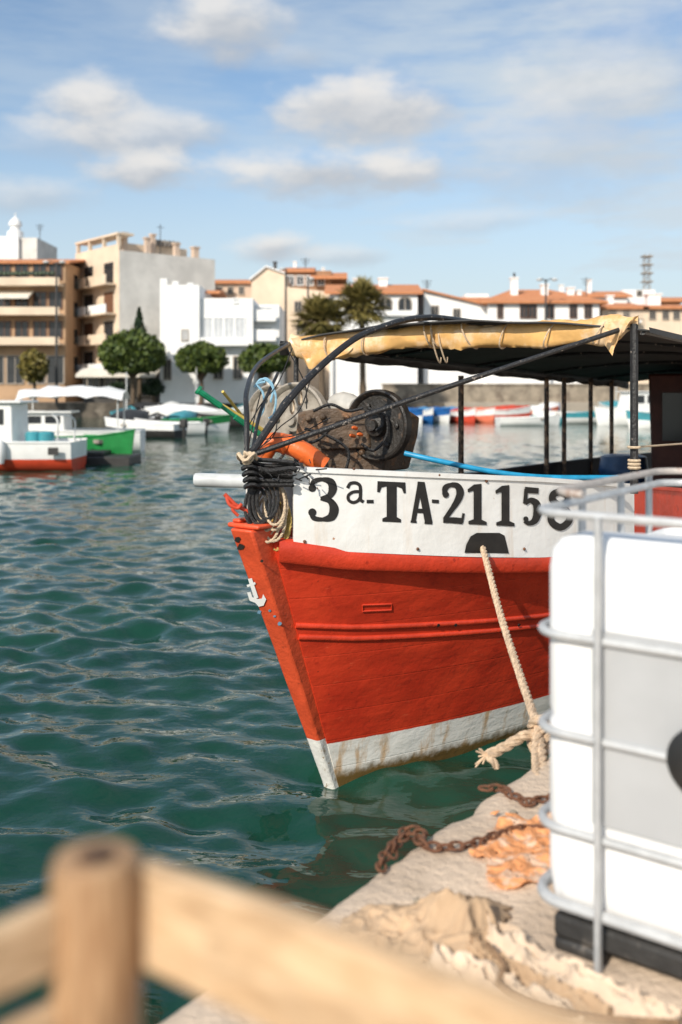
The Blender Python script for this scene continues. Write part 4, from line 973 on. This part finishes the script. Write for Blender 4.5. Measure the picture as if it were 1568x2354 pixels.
def palm(px,py,r,Y,label,n=46,lo=-.7):
    c=at(px,py,Y); e=thing('palm_tree',label,'palm tree',(c.x,Y,1.2)); z=c.z-1.2; r*=Y/F
    m=MB(); m.tube(catm([(.1,0,0),(.05,0,z*.5),(0,0,z)],6),[.30]*3+[.24]*8+[.30]*2,10); m.build('trunk',M['bark'],e)
    m=MB()
    for i in range(n):
        a=random.random()*6.28; el_=random.uniform(lo,1.45); L=r*random.uniform(.30,.60)
        d=Vector((math.cos(a)*math.cos(el_),math.sin(a)*math.cos(el_),math.sin(el_))); tip=Vector((0,0,z))+d*L+Vector((0,0,-.06*L))
        m.tube([Vector((0,0,z)),Vector((0,0,z))+d*L*.6,tip],.025,4)
        sd=d.cross(Vector((0,0,1))).normalized(); up=sd.cross(d)
        for k in range(12):
            q=(k/11-.5)*2*1.35; l=r*.55*(1-.25*abs(q)/1.35)*random.uniform(.75,1.2); dd=(d*math.cos(q)+sd*math.sin(q)+up*random.uniform(-.1,.15)).normalized(); e2=tip+dd*l+Vector((0,0,-.28*l*random.random()-.08))
            w2=dd.cross(up).normalized()*.105; md=tip+dd*l*.4+Vector((0,0,.03)); m.add([tip,md+w2,e2,md-w2],[(0,1,2,3)])
    m.build('crown',M['palm'],e,smooth=0)
palm(832,706,76,80,'taller fan palm with ragged crown in front of the arched window house',95,-.6); palm(738,742,76,77,'shorter bushy fan palm left of the taller palm',110,-.8)

# ------------------------------------------------------------------ distant boats
def small_boat(name,label,px,py,Y,L,B,H,rz,lo,up,cover=None,cabin=None,posts=None,cat='boat',mast=0,motor=False,split=.55):
    c=at(px,py,Y); e=thing(name,label,cat,(c.x,Y,0),rz); m=MB(); n=14;k=9; vs=[]
    for i in range(n+1):
        q=i/n; x=-L/2+L*q; b=B/2*(.82+.18*math.sin(PI*min(1,q*1.2)))*max(.015,1-q**3.2); zsr=H*(1+.38*q*q*q)
        for f,zz in ((1,zsr),(.97,zsr*split),(.86,zsr*.15),(.5,-.12),(0,-.2)): vs.append((x+ (zz*.18*q**4),b*f,zz))
        for f,zz in ((.5,-.12),(.86,zsr*.15),(.97,zsr*split),(1,zsr)): vs.append((x+(zz*.18*q**4),-b*f,zz))
    fs=[(i*k+j,i*k+j+1,(i+1)*k+j+1,(i+1)*k+j) for i in range(n) for j in range(k-1)]
    m.add(vs,fs)
    for i in range(len(fs)): m.m[i]=1 if (i%(k-1)) in (0,k-2) else 0
    m.f+=[(0,1,k-2,k-1),(1,2,3,4,5,6,k-2)]; m.m+=[1,0]
    m.build('hull',[M[lo],M[up]],e,smooth=45)
    m=MB(); m.add([(vs[i*k][0],s_*vs[i*k][1]*.96,vs[i*k][2]*.86) for i in range(n+1) for s_ in (1,-1)],[(2*i,2*i+1,2*i+3,2*i+2) for i in range(n)]); m.build('deck',M['bwhite' if not cover else cover],e)
    for s_ in (0,8): m=MB(); m.tube([Vector(vs[i*k+s_]) for i in range(n+1)],.035,5); m.build('gunwale',M[up],e)
    if not cover:
        for xx in (-.18,.15): m=MB(); m.box((L*xx,-B*.40,H*.80),(L*xx+.28,B*.40,H*.95)); m.build('thwart',M['rail'],e,smooth=0)
    if motor: m=MB(); m.box((-L/2-.35,-.16,H*.7),(-L/2-.02,.16,H*1.35)); m.box((-L/2-.26,-.06,-.2),(-L/2-.12,.06,H*.7)); m.build('outboard_motor',M['bdark'],e,bevel=.05)
    if mast: m=MB(); m.tube([(.2,0,H*.6),(.2,0,mast)],.045,6); m.build('mast',M['lampw'],e)
    if cover:
        m=MB(); cvs=[]
        for i in range(n+1):
            x=vs[i*k][0]; b=vs[i*k][1]; z=vs[i*k][2]; hh=.5*B/2*math.sin(PI*min(1,.10+.90*i/n))+.04
            for j in range(7): a=PI*j/6; cvs.append((x,b*1.03*math.cos(a),z-.04+hh*math.sin(a)+.09*nz(i*.8,j*.9,px)))
        m.add(cvs,[(i*7+j,i*7+j+1,(i+1)*7+j+1,(i+1)*7+j) for i in range(n) for j in range(6)]); m.build('cover',M[cover],e)
    if cabin:
        x0,x1,h=cabin; m=MB(); w_=B*.34; m.prism([(x0,-w_,H*.8),(x1,-w_,H*.8),(x1-.35,-w_,H+h),(x0+.05,-w_,H+h)],(0,2*w_,0)); cb_=m.build('cabin',M['bwhite'],e,bevel=.05)
        m=MB(); m.box((x0-.25,-w_-.12,H+h+.004),(x1-.15,w_+.12,H+h+.07)); m.build('roof',M['bwhite'],cb_,bevel=.02)
        for y_ in ((-w_-.02,-w_-.004),(w_+.004,w_+.02)):
            for q0,q1 in ((.10,.40),(.48,.78)): m=MB(); m.box((x0+(x1-x0)*q0,y_[0],H+h*.45),(x0+(x1-x0)*q1,y_[1],H+h*.85)); m.build('window',M['glass'],cb_,smooth=0)
    if posts:
        x0,x1,h,mt=posts
        for x in (x0,x1):
            for s_ in (-1,1): q=MB(); q.tube([(x,s_*B*.4,H*.8),(x,s_*B*.4,h)],.03,6); q.build('awning_post',M['lampw'],e)
        m=MB(); vs2=[]
        for i in range(13):
            for j in range(9): x=x0-.2+(x1-x0+.4)*i/12; y=(j/8-.5)*B*1.05; vs2.append((x,y,h+.40*(1-(j/4-1)**2)-.16*abs((i/6-1))**2+.16*nz(x*1.8,y*1.8)))
        m.add(vs2,[(i*9+j,i*9+j+1,(i+1)*9+j+1,(i+1)*9+j) for i in range(12) for j in range(8)]); m.build('awning',M[mt],e)
    return e
e=small_boat('fishing_boat','red and white fishing boat with white cabin at the left edge',-60,1068,30.3,6.4,2.3,.86,PI,'bred','bwhite',cabin=(-1.45,1.4,1.15),split=.42)
m=MB(); m.lathe([(.13,-.3),(.17,-.1),(.17,.25),(.1,.38),(.05,.42)],(-1.2,1.25,.55),(0,0,1),14); m.build('fender',M['bwhite'],e)
m=MB(); m.box((-2.9,1.16,.50),(-2.6,1.20,.72)); m.build('hull_mark',M['bdark'],e,smooth=0)
m=MB(); m.tube(catm([(-2.8,.9,.8),(-2.8,.9,1.5),(-2.4,0,1.65),(-2.8,-.9,1.5),(-2.8,-.9,.8)],5),.03,6); m.build('stern_arch',M['lampw'],e)
for x_ in (-2.3,-1.9): m=MB(); m.lathe([(.2,0),(.24,.1),(.24,.4),(.18,.45)],(x_,.3,.70),(0,0,1),12); m.build('fish_tub',M['bteal'],e)
small_boat('motor_boat','white motor boat under a pale cloth awning behind the red and white boat',135,1010,39,6.5,2.4,.8,R(185),'bwhite','bwhite',cabin=(-.4,1.5,.7),posts=(-2.4,1.2,2.15,'bwhite'))
small_boat('rowing_boat','bright green wooden boat beside the red and white boat',228,1040,34,3.3,1.6,.78,R(-38),'bgreen','bgreen')
m=MB(); m.box((-1.1,-.9,-.1),(1.1,.9,.28)); m.box((-.9,-.7,.28),(.2,.5,.42)); o=tag(m.build('floating_raft',M['bdark'],bevel=.04),'dark low floating raft in front of the green boat','raft'); c=at(235,1050,32.5); o.location=(c.x,32.5,0)
BT=[(330,990,50,4.2,1.7,.7,160,'bdark','bwhite',None,'dark dinghy tied beyond the green boat'),
(392,1000,52,3.4,1.6,.65,200,'bwhite','bwhite',None,'small white dinghy in the middle of the left mooring row'),
(448,990,56,3.8,1.6,.7,20,'bwhite','bgreen',None,'white dinghy with green gunwale at the right of the left mooring row'),
(420,960,72,5,2,.8,190,'bwhite','bwhite','bwhite','white boat under a white cover near the far quay'),
(365,958,74,5,2,.8,10,'bwhite','bdark',None,'white boat with dark gunwale by the far quay steps'),
(490,975,64,4,1.7,.7,170,'bdark','bdark',None,'black dinghy moored alone near the dark steps'),
(520,962,76,4.5,1.8,.8,10,'bdark','bwhite',None,'dark boat half hidden behind the green pole'),
(305,985,56,4.5,1.8,.8,80,'bdark','bdark','bdark','dark covered boat moored bow on beyond the raft'),
(946,968,71,3.6,1.25,.75,-70,'bwhite','bblue','bblue','leftmost dark blue covered boat on the right'),
(975,968,73,3.6,1.25,.75,-75,'bblue','bwhite','bblue2','pale blue covered boat second from the left of the blue boats'),
(1003,968,73,3.6,1.25,.75,-65,'bwhite','bblue','bblue','dark blue covered boat third from the left of the blue boats'),
(1030,967,75,3.6,1.25,.75,-70,'bblue','bblue2','bblue2','rightmost pale blue covered boat beside the red boats'),
(1066,964,72,3.4,1.2,.75,-70,'bcoverred','bwhite','bcoverred','leftmost red covered boat next to the blue boats'),
(1102,964,73,3.4,1.2,.75,-62,'bcoral','bwhite','bcoral','coral red covered boat with rounded cover'),
(1165,960,76,3.6,1.4,.8,12,'bcoverred','bwhite','bcoverred','long red covered boat pointing right'),
(1232,958,78,3.4,1.4,.75,10,'bwhite','bcoral','bwhite','white covered boat with coral gunwale right of the long red boat'),
(1215,978,66,4.2,1.6,.5,8,'bwhite','bwhite',None,'low white boat in front of the red boats'),
(1300,972,70,4.6,1.8,.75,190,'bteal','bwhite',None,'teal hulled boat seen between the thin posts'),
(1365,974,70,4.8,1.9,.75,10,'bwhite','bteal',None,'white boat with teal gunwale seen between the thin posts'),
(1465,978,66,5.6,2.1,.9,190,'bwhite','bwhite',None,'white cabin cruiser right of the thick front post'),
(1545,980,60,5,2,.8,170,'bwhite','bteal',None,'white boat with teal gunwale at the right edge'),
(290,968,70,4.6,1.9,.85,95,'bwhite','bteal',None,'white bow on boat with teal gunwale left of the far quay row'),
(335,962,76,5,2,.9,80,'bdark','bwhite','bdark','dark covered boat against the far quay wall below the clipped tree'),
(395,956,79,4.6,1.9,.9,95,'bwhite','bgreen','bwhite','bow on white boat with green gunwale close to the far quay wall'),
(450,957,79,4.6,1.9,.9,85,'bwhite','bred',None,'bow on white boat with red gunwale close to the far quay wall'),
(480,958,80,4.2,1.8,.85,100,'bdark','bdark','bdark','small black covered boat close to the far quay wall'),
(560,958,80,4.6,1.9,.9,95,'bdark','bteal',None,'dark boat with teal gunwale behind the bow of the fishing boat'),
(360,975,62,3.6,1.5,.65,100,'bwhite','bdark',None,'tiny white boat with dark gunwale beyond the dark dinghy'),
(425,978,63,3.6,1.5,.65,75,'bwhite','bteal','bteal','tiny white boat under a teal cover in the left mooring row'),
(1265,955,80,4.2,1.7,.9,60,'bwhite','bblue','bwhite','white covered boat with blue gunwale behind the teal boat'),
(1420,958,80,4.8,1.9,.95,110,'bwhite','bwhite','bteal','white boat under teal cover left of the thick front post')]
for (px,py,Y,L,B,H,a,lo,up,cv,lab) in BT:
    small_boat('moored_boat',lab,px,py,Y,L,B,H,R(a),lo,up,cv,cabin=(-1.4,1.2,1.3) if 'cruiser' in lab or 'right edge' in lab else None,mast={290:3.6,450:4.2,1420:5.,1300:4.}.get(px,0),motor=px in (392,448,330,490))
